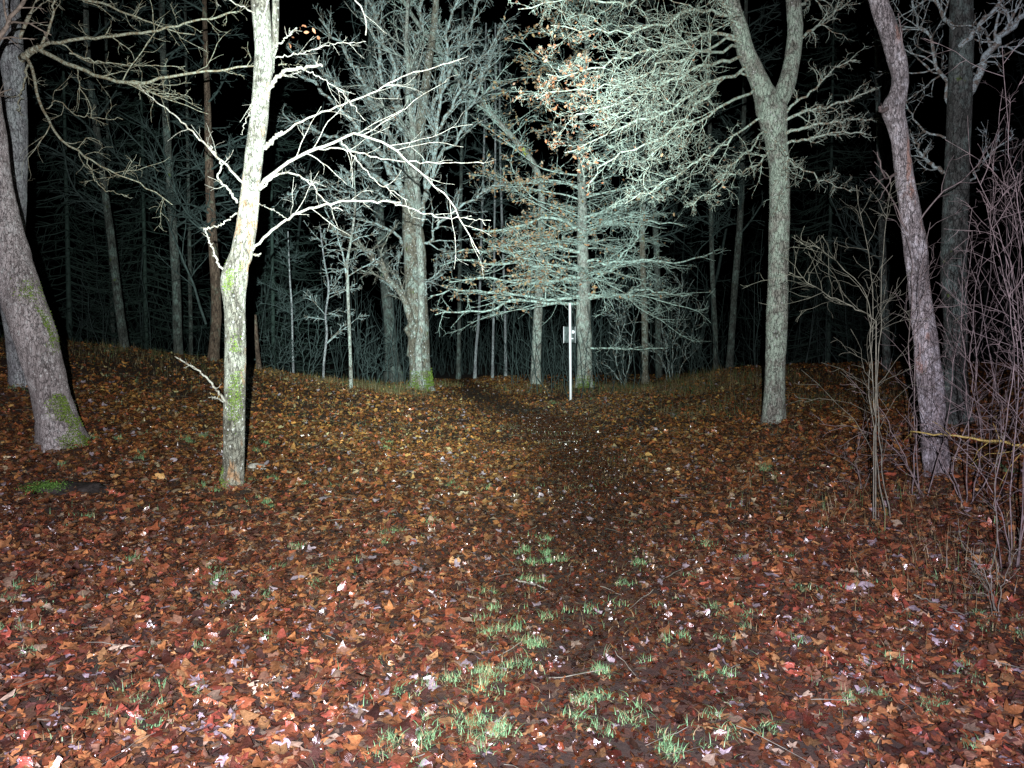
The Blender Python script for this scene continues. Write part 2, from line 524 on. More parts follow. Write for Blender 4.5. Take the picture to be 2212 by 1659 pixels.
# ------------------------------------------------------------------ ground
def axis(segs):
    out = []
    for a, b_, s in segs:
        out += list(np.arange(a, b_, s))
    out.append(segs[-1][1])
    return np.array(out)
gx = axis([(-400, -60, 40), (-60, -26, 2), (-26, -9, .5), (-9, 9, .14), (9, 26, .5), (26, 60, 2), (60, 401, 40)])
gy = axis([(-300, -20, 40), (-20, -2, 1.5), (-2, 12, .14), (12, 26, .25), (26, 60, 1.5), (60, 501, 40)])
GX, GY = np.meshgrid(gx, gy, indexing='ij')
GZ = H(GX, GY)
idx = np.arange(GX.size).reshape(GX.shape)
Fq = np.stack([idx[:-1, :-1], idx[1:, :-1], idx[1:, 1:], idx[:-1, 1:]], -1).reshape(-1, 4)
tag(mesh_obj('ground', [(np.stack([GX, GY, GZ], -1).reshape(-1, 3), Fq)], ground_mat()), kind='structure')

# ------------------------------------------------------------------ leaf litter
MAPLE = []
_tips = [(-2.30, .62), (-1.25, .92), (0, 1.12), (1.25, .92), (2.30, .62)]
for i, (a, r) in enumerate(_tips):
    MAPLE.append((a - .20, r * .66)); MAPLE.append((a, r)); MAPLE.append((a + .20, r * .66))
    if i < 4:
        MAPLE.append(((a + _tips[i + 1][0]) / 2, .40))
MAPLE.append((math.pi, .30))
MAPLE = np.array([(r * math.sin(a), r * math.cos(a)) for a, r in MAPLE]) * .5
OAK = np.array([(0, -.6), (.10, -.4), (.16, -.25), (.10, -.12), (.25, 0), (.15, .12), (.27, .28), (.12, .38), (.1, .52), (0, .6),
                (-.1, .52), (-.12, .38), (-.27, .28), (-.15, .12), (-.25, 0), (-.10, -.12), (-.16, -.25), (-.10, -.4)])
OVAL = np.array([(0, -.5), (.22, -.25), (.28, .05), (.15, .35), (0, .55), (-.15, .35), (-.28, .05), (-.22, -.25)])
ROUGH = np.array([(0, -.45), (.25, -.3), (.5, -.1), (.22, .1), (.2, .42), (0, .55), (-.22, .35), (-.25, .08), (-.5, -.1), (-.22, -.35)])

PAL = np.array([(.26, .062, .020), (.17, .045, .016), (.33, .105, .028), (.11, .030, .014), (.23, .080, .024), (.38, .16, .05), (.17, .07, .032),
                (.075, .026, .015), (.27, .052, .024), (.24, .13, .065), (.42, .25, .13)])
PALW = np.array([.17, .18, .12, .14, .12, .05, .08, .08, .08, .04, .02]); PALW /= PALW.sum()

def leaves(shape, C, size, tilt, col, curl=.35, rng=RNG, thick=False, face=None):
    """leaf blades of the given outline: (verts, tri faces), tints"""
    K = len(C); n = len(shape)
    S = np.vstack([[0, 0], shape])
    sc = size[:, None, None] * (1 + .0 * rng.normal(size=(K, 1, 1)))
    L = np.repeat(S[None], K, 0) * sc
    L = L * (1 + rng.normal(size=(K, n + 1, 1)) * .07)
    r2 = (L ** 2).sum(-1) / np.maximum(size[:, None] ** 2, 1e-9)
    fold = rng.uniform(-1, 1, (K, 1)) * curl; f2 = rng.uniform(-1, 1, (K, 1)) * curl
    ph = rng.uniform(0, 6.28, (K, 1))
    a = np.arctan2(L[..., 1], L[..., 0])
    z = size[:, None] * (fold * np.abs(L[..., 0]) / size[:, None] * 1.1 + f2 * r2 * 1.4 + .11 * curl * 3 * np.sin(a * 3 + ph) * np.sqrt(r2))
    P = np.concatenate([L, z[..., None]], -1)
    yaw = rng.uniform(0, 6.283, K)
    if face is None:
        ax = rng.normal(size=(K, 3)); ax[:, 2] = 0; ax = nrm(ax)
        th = np.abs(rng.normal(size=K)) * tilt
    else:
        ax = nrm(rng.normal(size=(K, 3))); th = rng.uniform(0, 3.1, K)
    cy, sy = np.cos(yaw), np.sin(yaw)
    X = P[..., 0] * cy[:, None] - P[..., 1] * sy[:, None]
    Y = P[..., 0] * sy[:, None] + P[..., 1] * cy[:, None]
    P = np.stack([X, Y, P[..., 2]], -1)
    c, s = np.cos(th)[:, None, None], np.sin(th)[:, None, None]
    A = np.repeat(ax[:, None], n + 1, 1)
    P = P * c + np.cross(A, P) * s + A * (A * P).sum(-1, keepdims=True) * (1 - c)
    P = P + C[:, None]
    base = (np.arange(K) * (n + 1))[:, None]
    i = np.arange(n)
    tri = np.stack([np.zeros(n, int), 1 + i, 1 + (i + 1) % n], -1)
    Ft = (base[:, :, None] + tri[None]).reshape(-1, 3)
    return (P.reshape(-1, 3), Ft), np.repeat(col, n + 1, 0)

def litter(d0, d1, dens, shapes, smin, smax, name_seed):
    rng = np.random.default_rng(name_seed)
    half = .86
    area = half * (d1 ** 2 - d0 ** 2)
    K = int(area * dens)
    d = np.sqrt(rng.uniform(d0 ** 2, d1 ** 2, K)); x = d * rng.uniform(-half, half, K)
    y = d
    pd = nearest_on(PATH, x, y)
    onpath = np.exp(-(pd / (.72 + .25 * vnoise(np.stack([x * 1.7, y * 1.2, x * 0], -1), 6))) ** 2)
    patch = vnoise(np.stack([x * .9, y * .9, x * 0], -1), 5)
    keep = (rng.uniform(0, 1, K) > onpath * .45) & (rng.uniform(0, 1, K) > np.clip(patch - .45, 0, 1) * .5)
    sm = lambda v: np.clip(v, 0, 1) ** 2 * (3 - 2 * np.clip(v, 0, 1))
    bare = sm((-4.2 - x) / 3.0) * sm((y - 10.5) / 4) * .72 + sm((x - 4.8) / 3.0) * sm((y - 10.5) / 4) * .55
    bare = np.maximum(bare, sm((y - 18.8 - 1.2 * (x > 0)) / 1.5) * sm((pd - 1.7) / .8) * .85)
    keep &= rng.uniform(0, 1, K) > bare
    x, y, onpath, patch = x[keep], y[keep], onpath[keep], patch[keep]; K = len(x)
    size = smin + (smax - smin) * rng.beta(1.3, 2.2, K) * (1 - .45 * onpath)
    z = H(x, y) + rng.uniform(.002, .055, K) * (1 - .5 * onpath)
    ci = rng.choice(len(PAL), K, p=PALW)
    col = PAL[ci] * np.array([1.0, 1.4, 1.75]) * rng.uniform(.35, 1.6, (K, 1))
    col *= (1 - .7 * onpath)[:, None]
    # middle distance on: leaves more orange, and lamplight painted in as brighter tints
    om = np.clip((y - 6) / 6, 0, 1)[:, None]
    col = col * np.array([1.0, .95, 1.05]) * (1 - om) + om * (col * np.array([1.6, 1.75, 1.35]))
    pale = rng.uniform(0, 1, K) < .03
    col[pale] = np.array([.40, .34, .37]) * rng.uniform(.6, 1.2, (pale.sum(), 1))
    C = np.stack([x, y, z], -1)
    geo, cols = [], []
    mw = np.array([.46, .38, .37])
    which = rng.choice(len(shapes), K, p=np.array([w for _, w in shapes]) / sum(w for _, w in shapes))
    for i, (s, w) in enumerate(shapes):
        m = which == i
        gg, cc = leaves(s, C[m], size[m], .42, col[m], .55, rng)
        geo.append(gg); cols.append(cc)
    return geo, cols

geo, cols = [], []
for a in [(1.2, 6.5, 1350, [(MAPLE, 6), (OAK, 1.5), (OVAL, 3), (ROUGH, 4)], .03, .118, 21),
          (6.5, 12, 700, [(MAPLE, 2), (ROUGH, 5), (OVAL, 3)], .045, .115, 22),
          (12, 32, 260, [(ROUGH, 4), (OVAL, 3)], .05, .11, 23)]:
    g_, c_ = litter(*a)
    geo += g_; cols += c_
# crushed fragments trodden into the path and between the leaves
rc = np.random.default_rng(31)
K = 62000
dd_ = np.sqrt(rc.uniform(2.2 ** 2, 16 ** 2, K)); xx_ = np.where(rc.uniform(0, 1, K) < .55, np.interp(dd_, PATH[:, 1], PATH[:, 0]) + rc.normal(size=K) * .6, dd_ * rc.uniform(-.8, .8, K))
cc_ = PAL[rc.integers(0, len(PAL), K)] * rc.uniform(.12, .65, (K, 1))
g_, c_ = leaves(np.array([(0, -.5), (.3, -.1), (.18, .4), (-.2, .45), (-.35, 0)]), np.stack([xx_, dd_, H(xx_, dd_) + rc.uniform(.003, .02, K)], -1), rc.uniform(.012, .045, K), .6, cc_, .7, rc)
geo.append(g_); cols.append(c_)
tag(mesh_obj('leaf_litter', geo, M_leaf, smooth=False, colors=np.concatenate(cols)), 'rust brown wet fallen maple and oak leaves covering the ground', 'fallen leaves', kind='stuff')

# ------------------------------------------------------------------ grass
def blades(C, L, W, lean, col, rng):
    K = len(C); M = 4
    yaw = rng.uniform(0, 6.283, K)
    d = np.stack([np.cos(yaw), np.sin(yaw), yaw * 0], -1)
    side = np.stack([-np.sin(yaw + rng.normal(size=K) * .6), np.cos(yaw + rng.normal(size=K) * .6), yaw * 0], -1)
    V = []
    for m in range(M):
        t = m / (M - 1)
        c = C + d * (L * lean * t ** 1.8)[:, None] + np.array([0, 0, 1.0]) * (L * t * (1 - .35 * np.minimum(lean, 2.2) * t))[:, None]
        w = (W * (1 - t * .88) / 2)[:, None]
        V.append(c - side * w); V.append(c + side * w)
    V = np.stack(V, 1)
    base = (np.arange(K) * 2 * M)[:, None]
    q = np.array([[2 * m, 2 * m + 1, 2 * m + 3, 2 * m + 2] for m in range(M - 1)])
    return (V.reshape(-1, 3), (base[:, :, None] + q[None]).reshape(-1, 4)), np.repeat(col, 2 * M, 0)

rg = np.random.default_rng(77)
gl, gc = [], []
# green tufts where the photo has them: (px, py, radius m, blades)
TUFTS = [(1055, 1370, .17, 300), (1090, 1415, .15, 240), (1050, 1500, .16, 330), (1090, 1475, .13, 260), (1095, 1330, .08, 100), (1150, 1200, .12, 170), (1125, 1232, .15, 150),
         (1155, 1268, .12, 130), (1195, 1215, .12, 120), (1180, 1175, .08, 80), (880, 1178, .22, 200), (500, 1270, .20, 190), (545, 1290, .22, 170),
         (1305, 1555, .22, 380), (1380, 1570, .15, 190), (1315, 1485, .10, 150), (1040, 1625, .14, 260), (985, 1590, .20, 260), (960, 1640, .25, 320), (680, 1220, .3, 150), (40, 1285, .16, 160),
         (30, 1350, .3, 200), (2160, 1355, .22, 460), (1690, 1020, .35, 340), (390, 955, .40, 380), (215, 960, .3, 220), (285, 1000, .3, 150), (620, 1050, .3, 260), (560, 970, .3, 150),
         (480, 1065, .22, 320), (540, 1090, .25, 180), (40, 880, .7, 700), (830, 960, .25, 150), (840, 975, .15, 100), (1225, 872, .6, 500), (1430, 1245, .25, 130),
         (1500, 1200, .4, 200), (1480, 1320, .2, 90), (1250, 1360, .2, 60), (1330, 1300, .25, 110), (1000, 1060, .3, 130), (960, 1140, .2, 100), (720, 1260, .2, 110),
         (1470, 1590, .2, 170), (2040, 1240, .3, 190), (1900, 1440, .15, 110), (1940, 1540, .16, 160), (1530, 1500, .2, 110), (275, 1530, .16, 110), (310, 1590, .12, 90),
         (1800, 1540, .2, 120), (1640, 1390, .2, 110), (2190, 1620, .2, 130), (1530, 1650, .16, 160), (1600, 1330, .15, 60), (160, 1130, .2, 100), (1850, 1300, .2, 80), (1120, 1245, .1, 70)]
for _ in range(45):
    TUFTS.append((rg.uniform(0, 2212), rg.uniform(1000, 1650) ** 1.0, rg.uniform(.06, .2), int(rg.uniform(20, 80))))
for px, py, r, n in TUFTS:
    p = gpt(px, py)
    n = int(n * .8)
    nc = max(3, n // 28)
    ca_ = rg.uniform(0, 6.283, nc); cr_ = r * np.sqrt(rg.uniform(0, 1, nc))
    ki = rg.choice(nc, n, p=rg.dirichlet(np.ones(nc) * 1.2))
    x = p[0] + cr_[ki] * np.cos(ca_[ki]) * 1.15 + rg.normal(size=n) * .02 * (1 + r * 1.5); y = p[1] + cr_[ki] * np.sin(ca_[ki]) + rg.normal(size=n) * .022 * (1 + r * 1.5)
    far = p[1] / 4.5
    L = rg.uniform(.015, .058, n) * min(far ** .3, 1.6)
    col = np.array([.12, .30, .135]) * rg.uniform(.55, 1.35, (n, 1)) + np.array([.08, .05, .02]) * rg.uniform(0, 1, (n, 1))
    dry = rg.uniform(0, 1, n) < .16
    col[dry] = np.array([.42, .34, .18]) * rg.uniform(.6, 1.1, (dry.sum(), 1))
    q, c = blades(np.stack([x, y, H(x, y) + .03], -1), L, rg.uniform(.0025, .005, n) * max(1, far ** .5), np.abs(rg.normal(1.1, .7, n)), col, rg)
    gl.append(q); gc.append(c)
# scattered sparse blades
K = 42000
d = np.sqrt(rg.uniform(2 ** 2, 15 ** 2, K)); x = d * rg.uniform(-.85, .85, K)
pn = vnoise(np.stack([x * 1.6, d * 1.6, x * 0], -1), 9) + .6 * vnoise(np.stack([x * 5, d * 5, x * 0], -1), 10)
k = pn > .34
x, d = x[k], d[k]; n = len(x)
col = np.array([.15, .26, .12]) * rg.uniform(.5, 1.3, (n, 1)); dry = rg.uniform(0, 1, n) < .5
col[dry] = np.array([.36, .28, .15]) * rg.uniform(.5, 1.2, (dry.sum(), 1))
q, c = blades(np.stack([x, d, H(x, d) + .01], -1), rg.uniform(.02, .075, n), rg.uniform(.0025, .005, n) * np.maximum(1, (d / 5) ** .5), np.abs(rg.normal(.9, .7, n)), col, rg)
gl.append(q); gc.append(c)
tag(mesh_obj('grass', gl, M_grass, smooth=False, colors=np.concatenate(gc)), 'short green grass tufts poking up through the fallen leaves', 'grass', kind='stuff')

# tall dry grass along the wood edge
gl, gc = [], []
ZONES = [((840, 845), 1.1, 1300, .35), ((1320, 845), 1.3, 1200, .3), ((1450, 830), 1.4, 1300, .35), ((1570, 830), 1.6, 1700, .4), ((1600, 880), 1.5, 900, .3), ((1750, 830), 2.0, 900, .3),
         ((650, 822), 1.3, 700, .25), ((1180, 840), 1.6, 700, .3), ((760, 835), 1.2, 700, .3), ((950, 835), .7, 400, .3), ((300, 770), 2.2, 900, .25), ((160, 755), 1.8, 900, .25),
         ((1850, 870), 1.2, 500, .3), ((330, 830), 1.5, 300, .2), ((1950, 1120), .8, 260, .3), ((2150, 1250), .7, 300, .35), ((1740, 1080), .8, 160, .25), ((2000, 1300), .8, 130, .25)]
for (px, py), r, n, h in ZONES:
    n = int(n * .85)
    p = gpt(px, py)
    a = rg.uniform(0, 6.283, n); rr = r * np.sqrt(rg.uniform(0, 1, n))
    x = p[0] + rr * np.cos(a); y = p[1] + rr * np.sin(a)
    L = h * .75 * rg.uniform(.2, 1.2, n)
    col = np.array([.24, .19, .09]) * rg.uniform(.3, 1.3, (n, 1)); gr = rg.uniform(0, 1, n) < .18
    col[gr] = np.array([.10, .18, .06]) * rg.uniform(.6, 1.3, (gr.sum(), 1))
    q, c = blades(np.stack([x, y, H(x, y)], -1), L, rg.uniform(.003, .007, n) * max(1, (p[1] / 9) ** .5), np.abs(rg.normal(.45, .35, n)), col, rg)
    gl.append(q); gc.append(c)
tag(mesh_obj('dry_grass', gl, M_grass, smooth=False, colors=np.concatenate(gc)), 'tall thin olive and straw coloured grass along the edge of the wood', 'grass', kind='stuff')

# ------------------------------------------------------------------ moss on bark
def moss_on(name, P, R, yr, side, parent, origin, n=2500, seed=3, spread=.9, thr=0.0, size=.012, freq=7, fade=False):
    """fuzzy moss flecks on a trunk between two heights, on the side given by an angle (radians in x/y)"""
    rng = np.random.default_rng(seed)
    m = np.where((P[:, 2] >= yr[0]) & (P[:, 2] <= yr[1]))[0]
    pw = np.exp(-(P[m, 2] - P[m, 2].min()) / max(np.ptp(P[m, 2]), .01) * (2.2 if fade else 0)); k = rng.choice(m, n, p=pw / pw.sum()); k = np.clip(k + (rng.normal(size=n) * len(m) * .12).astype(int), 0, len(P) - 1)
    a = side + rng.normal(size=n) * spread * .6
    j = rng.uniform(-.03, .03, n)
    C = P[k] + np.stack([np.cos(a) * R[k], np.sin(a) * R[k], j], -1) * np.array([1.05, 1.05, 1])
    nv_ = vnoise(C * freq, seed)
    keep = nv_ >= np.quantile(nv_, .4 + .5 * thr)
    C = C[keep]; n = len(C)
    col = np.array([.13, .20, .03]) * rng.uniform(.5, 1.5, (n, 1))
    gg, cc = leaves(OVAL, C, rng.uniform(.6, 1.5, n) * size, 1, col, .6, rng, face=1)
    return mesh_obj(name, [gg], M_moss, parent, origin, smooth=False, colors=cc)

def vz(py, d):
    return at(1106, py, d)[2]

def twigs(parents, spec, sides=(6, 4, 3), mat=None, **kw):
    pass

def grow(P, R, levels, sides=(7, 5, 4, 3, 3)):
    """levels: list of dicts for spawn; returns geo of all generated twigs and last generation"""
    geo = []
    gens = [(P, R)]
    for i, lv in enumerate(levels):
        src = gens[lv.pop('src', -1)]
        Q, RR = spawn(*src, **lv)
        geo.append(tubes(Q, RR, sides[min(i + 1, len(sides) - 1)]))
        gens.append((Q, RR))
    return geo, gens

def leaf_cluster(gens, frac, size, col, rng, keep=None, shape=OVAL):
    Q = gens[0]
    K = len(Q)
    n = int(K * frac)
    i = rng.integers(0, K, n); j = rng.integers(1, Q.shape[1], n)
    C = Q[i, j] + rng.normal(size=(n, 3)) * .02
    if keep is not None:
        C = C[keep(C)]
    n = len(C)
    if n == 0: return None, None
    ci = rng.integers(0, len(col), n)
    cc = np.array(col)[ci] * rng.uniform(.6, 1.2, (n, 1))
    return leaves(shape, C, size * rng.uniform(.6, 1.3, n), 1, cc, .5, rng, face=1)

def px_of(C):
    y = C[:, 1]; c, s = math.cos(PITCH), math.sin(PITCH)
    rz = C[:, 2] - EYE
    dep = y * c - rz * s
    up = y * s + rz * c
    return CX + F * C[:, 0] / dep, CY - F * up / dep

# ================================================================== FOREGROUND TREES
# --- pale, partly barkless tree in the beam
D1 = 7.5
tg, P, R, base = trunk_geo([(500, 1066, 44), (505, 1010, 42), (506, 940, 44), (507, 870, 45), (508, 760, 44), (508, 690, 43), (506, 640, 48), (506, 605, 56),
                            (514, 570, 46), (523, 545, 46), (532, 490, 43), (539, 430, 40), (549, 333, 37), (559, 260, 37), (564, 200, 36), (570, 130, 40), (569, 90, 37),
                            (562, 10, 37), (556, -60, 36), (552, -180, 33), (556, -330, 28), (552, -520, 22)], D1, sides=30, step=.03, lump=.06, flare=.32, seed=4, root=.4)
t1 = thing('bare_tree', 'pale dead looking tree with peeled bark, brightest and whitest trunk in the scene', 'tree', base)
mesh_obj('trunk', [tg], M_birch, t1, base)
st, _, _, _ = trunk_geo([(588, 128, 10), (594, 100, 13), (595, 50, 14), (596, -20, 14), (598, -120, 13), (610, -260, 10), (618, -400, 6)], D1 + .05, sides=14, step=.04, lump=.06, flare=0, seed=9)
v, f = st
mesh_obj('stem', [(v[14 * 4:], f[:-14 * 4])], M_birch, t1, base)
moss_on('moss', P, R, (vz(628, D1), vz(566, D1)), -1.75, t1, base, 1700, 3, .7, .25, .012, 9)
moss_on('moss', P, R, (vz(900, D1), vz(740, D1)), -1.2, t1, base, 1500, 4, .5, -.2, .015, 4)
moss_on('moss', P, R, (vz(1060, D1), vz(1010, D1)), -2.2, t1, base, 700, 5, .7, .0)

BR1 = [  # pts, depth start, depth end, width start, width end, twig count
    ([(590, 105), (612, 88), (640, 60)], 7.5, 7.3, 6, 2.5, 8),
    ([(580, 195), (598, 170), (618, 152), (655, 147), (696, 143)], 7.45, 7.2, 14, 8, 5),
    ([(655, 150), (690, 165), (737, 200), (790, 260)], 7.3, 7.1, 4, 1.5, 6),
    ([(572, 322), (592, 298), (608, 285)], 7.45, 7.35, 15, 8, 0),
    ([(585, 305), (630, 275), (690, 245), (750, 222), (810, 198), (870, 166), (930, 148), (1000, 126)], 7.4, 7.7, 7, 2.2, 9),
    ([(562, 405), (590, 375), (640, 342), (700, 316), (745, 296), (785, 293), (830, 310), (868, 335), (910, 375), (960, 420), (985, 452), (1012, 505), (1036, 548)], 7.4, 6.9, 12, 2.2, 14),
    ([(690, 322), (737, 321), (790, 335), (860, 348), (940, 351), (1045, 353)], 7.3, 7.6, 5, 1.8, 7),
    ([(738, 305), (770, 345), (808, 388), (850, 415), (880, 432)], 7.3, 7.0, 5, 1.8, 7),
    ([(562, 410), (600, 378), (640, 378), (680, 405), (708, 442), (740, 455)], 7.4, 7.1, 7, 3, 6),
    ([(546, 540), (580, 505), (622, 474), (670, 450), (737, 437), (800, 433), (865, 437)], 7.4, 7.0, 9, 5, 10),
    ([(835, 432), (880, 448), (940, 466), (1000, 472), (1060, 476)], 7.15, 6.9, 4, 1.6, 6),
    ([(527, 396), (495, 365), (465, 335), (430, 298), (400, 270), (345, 225), (297, 185)], 7.45, 7.2, 8, 2.5, 7),
    ([(512, 438), (490, 402), (470, 384), (477, 362), (470, 340), (455, 315)], 7.45, 7.3, 8, 4, 6),
    ([(487, 588), (468, 562), (455, 525), (440, 492)], 7.45, 7.3, 8, 4, 3),
    ([(440, 495), (462, 490), (482, 482), (512, 460)], 7.3, 7.4, 5, 4, 2),
    ([(488, 868), (470, 845), (448, 818), (420, 795), (398, 780), (378, 770)], 7.4, 7.0, 9, 3.5, 4),
    ([(486, 868), (468, 860), (450, 858)], 7.4, 7.2, 6, 2, 4),
    ([(548, 550), (558, 552), (563, 548)], 7.4, 7.35, 6, 3, 0),
    ([(555, 205), (540, 240), (520, 290)], 7.4, 7.2, 4, 1.5, 3),
    ([(560, 440), (600, 460), (625, 475)], 7.4, 7.3, 3, 1.5, 3),
    ([(595, 125), (650, 115), (720, 95), (790, 90)], 7.45, 7.8, 4, 1.6, 12),
    ([(555, 30), (505, 5), (440, -30)], 7.45, 7.2, 5, 2, 6),
    ([(556, 60), (600, -30), (700, -80), (780, 20), (790, 75)], 7.45, 7.2, 6, 4, 5),
]
for pts, d0, d1, w0, w1, n in BR1:
    Q, Rr = limb(pts, d0, d1, w0 * .66, w1 * .7, 30, .007)
    gg = [tubes(Q[None], Rr[None], 8, .12, 5)]
    if n:
        more, gens = grow(Q[None], Rr[None], [dict(n=max(int(n * .85), 1), t0=.15, l=(.10, .45), ang=(20, 60), wig=.12, up=.08, M=9, ratio=.36, rmin=.0026),
                                              dict(n=2, l=(.2, .6), ang=(25, 60), wig=.2, M=6, ratio=.6, rmin=.0015)])
        gg += more
    mesh_obj('branch', gg, M_birch_br, t1, base)
rngl = np.random.default_rng(5)
Cc = np.array([at(648 + dx, 62 + dy, 7.3) for dx, dy in [(0, 0), (8, -6), (14, 8), (-22, 36), (30, 4), (-16, 20), (40, 20)]])
for q in Cc:
    gg, cc = leaves(OVAL, q[None], np.array([.05]), 1, np.array([[.24, .10, .05]]), .5, rngl, face=1)
    mesh_obj('leaf', [gg], M_treeleaf, t1, base, smooth=False, colors=cc)

# --- leaning pinkish tree on the left
D2 = 8.7
tg, P, R, base = trunk_geo([(137, 975, 84), (128, 930, 78), (114, 870, 72), (96, 800, 74), (72, 715, 82), (46, 640, 80), (26, 560, 76), (10, 470, 62), (-4, 380, 48), (-12, 280, 42), (-30, 150, 38), (-60, 0, 34), (-85, -150, 30), (-110, -350, 22)],
                           D2, sides=34, step=.035, lump=.08, flare=.34, seed=11, root=.5)
t2 = thing('leaning_tree', 'thick pinkish grey trunk leaning left, strip of green moss down its right edge', 'tree', base)
mesh_obj('trunk', [tg], M_pinkbark, t2, base)
moss_on('moss', P, R, (vz(735, D2), vz(620, D2)), -.35, t2, base, 3800, 6, .6, -.35, .016, 4)
moss_on('moss', P, R, (vz(975, D2), vz(850, D2)), -.45, t2, base, 5200, 7, .75, -.3, .016, 4)
BRX = [([(-12, 300), (-60, 200), (-90, 50), (-70, -80)], 8.7, 8.0, 12, 3), ([(-30, 150), (10, 60), (90, -40), (200, -120)], 8.7, 8.2, 12, 3), ([(-60, 0), (-130, -60), (-260, -120)], 8.7, 9.2, 12, 3)]
for pts, d0, d1, w0, w1 in BRX:
    Q, Rr = limb(pts, d0, d1, w0, w1, 18, .01)
    more, _ = grow(Q[None], Rr[None], [dict(n=10, l=(.15, .4), wig=.2, up=.1, M=6, rmin=.003), dict(n=4, l=(.3, .6), wig=.25, M=5, rmin=.0025)])
    mesh_obj('branch', [tubes(Q[None], Rr[None], 8, .1)] + more, M_twig, t2, base)

# --- grey trunk behind it with long side branches
D3 = 11.0
tg, P, R, base = trunk_geo([(48, 842, 44), (42, 790, 42), (34, 720, 42), (24, 650, 44), (22, 560, 48), (30, 450, 48), (34, 330, 46), (30, 200, 46), (24, 100, 44), (20, 0, 40), (18, -150, 36), (30, -330, 30), (40, -520, 22)],
                           D3, sides=26, step=.045, lump=.05, flare=.25, seed=17)
t3 = thing('bare_tree', 'straight grey trunk at the far left edge, mostly behind the leaning mossy one', 'tree', base)
mesh_obj('trunk', [tg], M_greybark, t3, base)
BR3 = [([(42, 130), (65, 112), (92, 100)], 11, 10.8, 20, 14, 0),
       ([(85, 102), (105, 93), (180, 86), (250, 76), (330, 66), (400, 50), (460, 38), (515, 25)], 10.8, 10.2, 10, 3.5, 12),
       ([(85, 108), (120, 125), (170, 150), (220, 165), (288, 179), (350, 170), (410, 160), (470, 150), (550, 143), (620, 140)], 10.8, 10.2, 12, 3, 14),
       ([(60, 128), (72, 165), (80, 205), (95, 245), (120, 285), (150, 313), (190, 342), (250, 375), (320, 405), (372, 442)], 10.8, 10.0, 9, 2, 10),
       ([(100, 235), (130, 220), (170, 250), (265, 258)], 10.6, 10.3, 3, 1.5, 6),
       ([(90, 98), (110, 50), (118, 0), (125, -60)], 10.8, 10.6, 8, 3, 8),
       ([(40, 90), (90, -10), (195, 0), (285, 35), (365, 65), (420, 75)], 11, 10.5, 10, 2.5, 12),
       ([(300, 183), (330, 200), (380, 205), (410, 210)], 10.5, 10.3, 4, 1.5, 8),
       ([(60, 140), (50, 180), (38, 240)], 10.8, 10.5, 6, 3, 5),
       ([(150, 115), (200, 130), (300, 140), (400, 143)], 10.6, 11, 4, 1.5, 12),
       ([(180, 335), (215, 400), (250, 415), (275, 425)], 10.3, 10.1, 3, 1.5, 4),
       ([(28, 60), (-60, 0), (-180, -40)], 11, 11.5, 10, 3, 6),
       ([(24, -60), (100, -130), (260, -160), (420, -170)], 11, 10.2, 12, 3, 12)]
for pts, d0, d1, w0, w1, n in BR3:
    Q, Rr = limb(pts, d0, d1, w0 * .8, w1 * .8, 24, .012)
    gg = [tubes(Q[None], Rr[None], 7, .12, 5)]
    if n:
        more, _ = grow(Q[None], Rr[None], [dict(n=int(n * 1.2), t0=.1, l=(.10, .42), ang=(30, 75), wig=.22, up=.1, M=9, ratio=.4, rmin=.0032),
                                           dict(n=4, l=(.3, .6), ang=(30, 65), wig=.25, M=6, ratio=.6, rmin=.0024)])
        gg += more
    mesh_obj('branch', gg, M_tan_br, t3, base)

# --- forked lichen tree on the right
D4 = 11.1
tg, P, R, base = trunk_geo([(1670, 928, 44), (1672, 890, 42), (1674, 820, 40), (1678, 700, 45), (1681, 600, 43), (1683, 500, 43), (1684, 420, 42), (1682, 350, 43), (1676, 300, 46), (1670, 255, 60), (1663, 228, 62),
                            (1645, 190, 42), (1628, 150, 38), (1610, 110, 36), (1598, 60, 33), (1582, 10, 31), (1570, -60, 30), (1560, -200, 26), (1570, -380, 20), (1580, -520, 13)],
                           D4, sides=28, step=.04, lump=.06, flare=.4, seed=23, root=.5)
t4 = thing('forked_tree', 'straight pale green lichened trunk splitting into a V fork near the top right', 'tree', base)
mesh_obj('trunk', [tg], M_oak, t4, base)
sg, P4b, R4b, _ = trunk_geo([(1662, 250, 30), (1678, 226, 40), (1694, 195, 38), (1706, 155, 34), (1714, 110, 33), (1718, 60, 32), (1714, 0, 31), (1706, -80, 30), (1712, -220, 26), (1730, -380, 20), (1740, -500, 12)], D4 - .03, sides=22, step=.04, lump=.05, flare=0, seed=29)
v, f = sg
mesh_obj('stem', [(v[22 * 7:], f[:-22 * 7])], M_oak, t4, base)
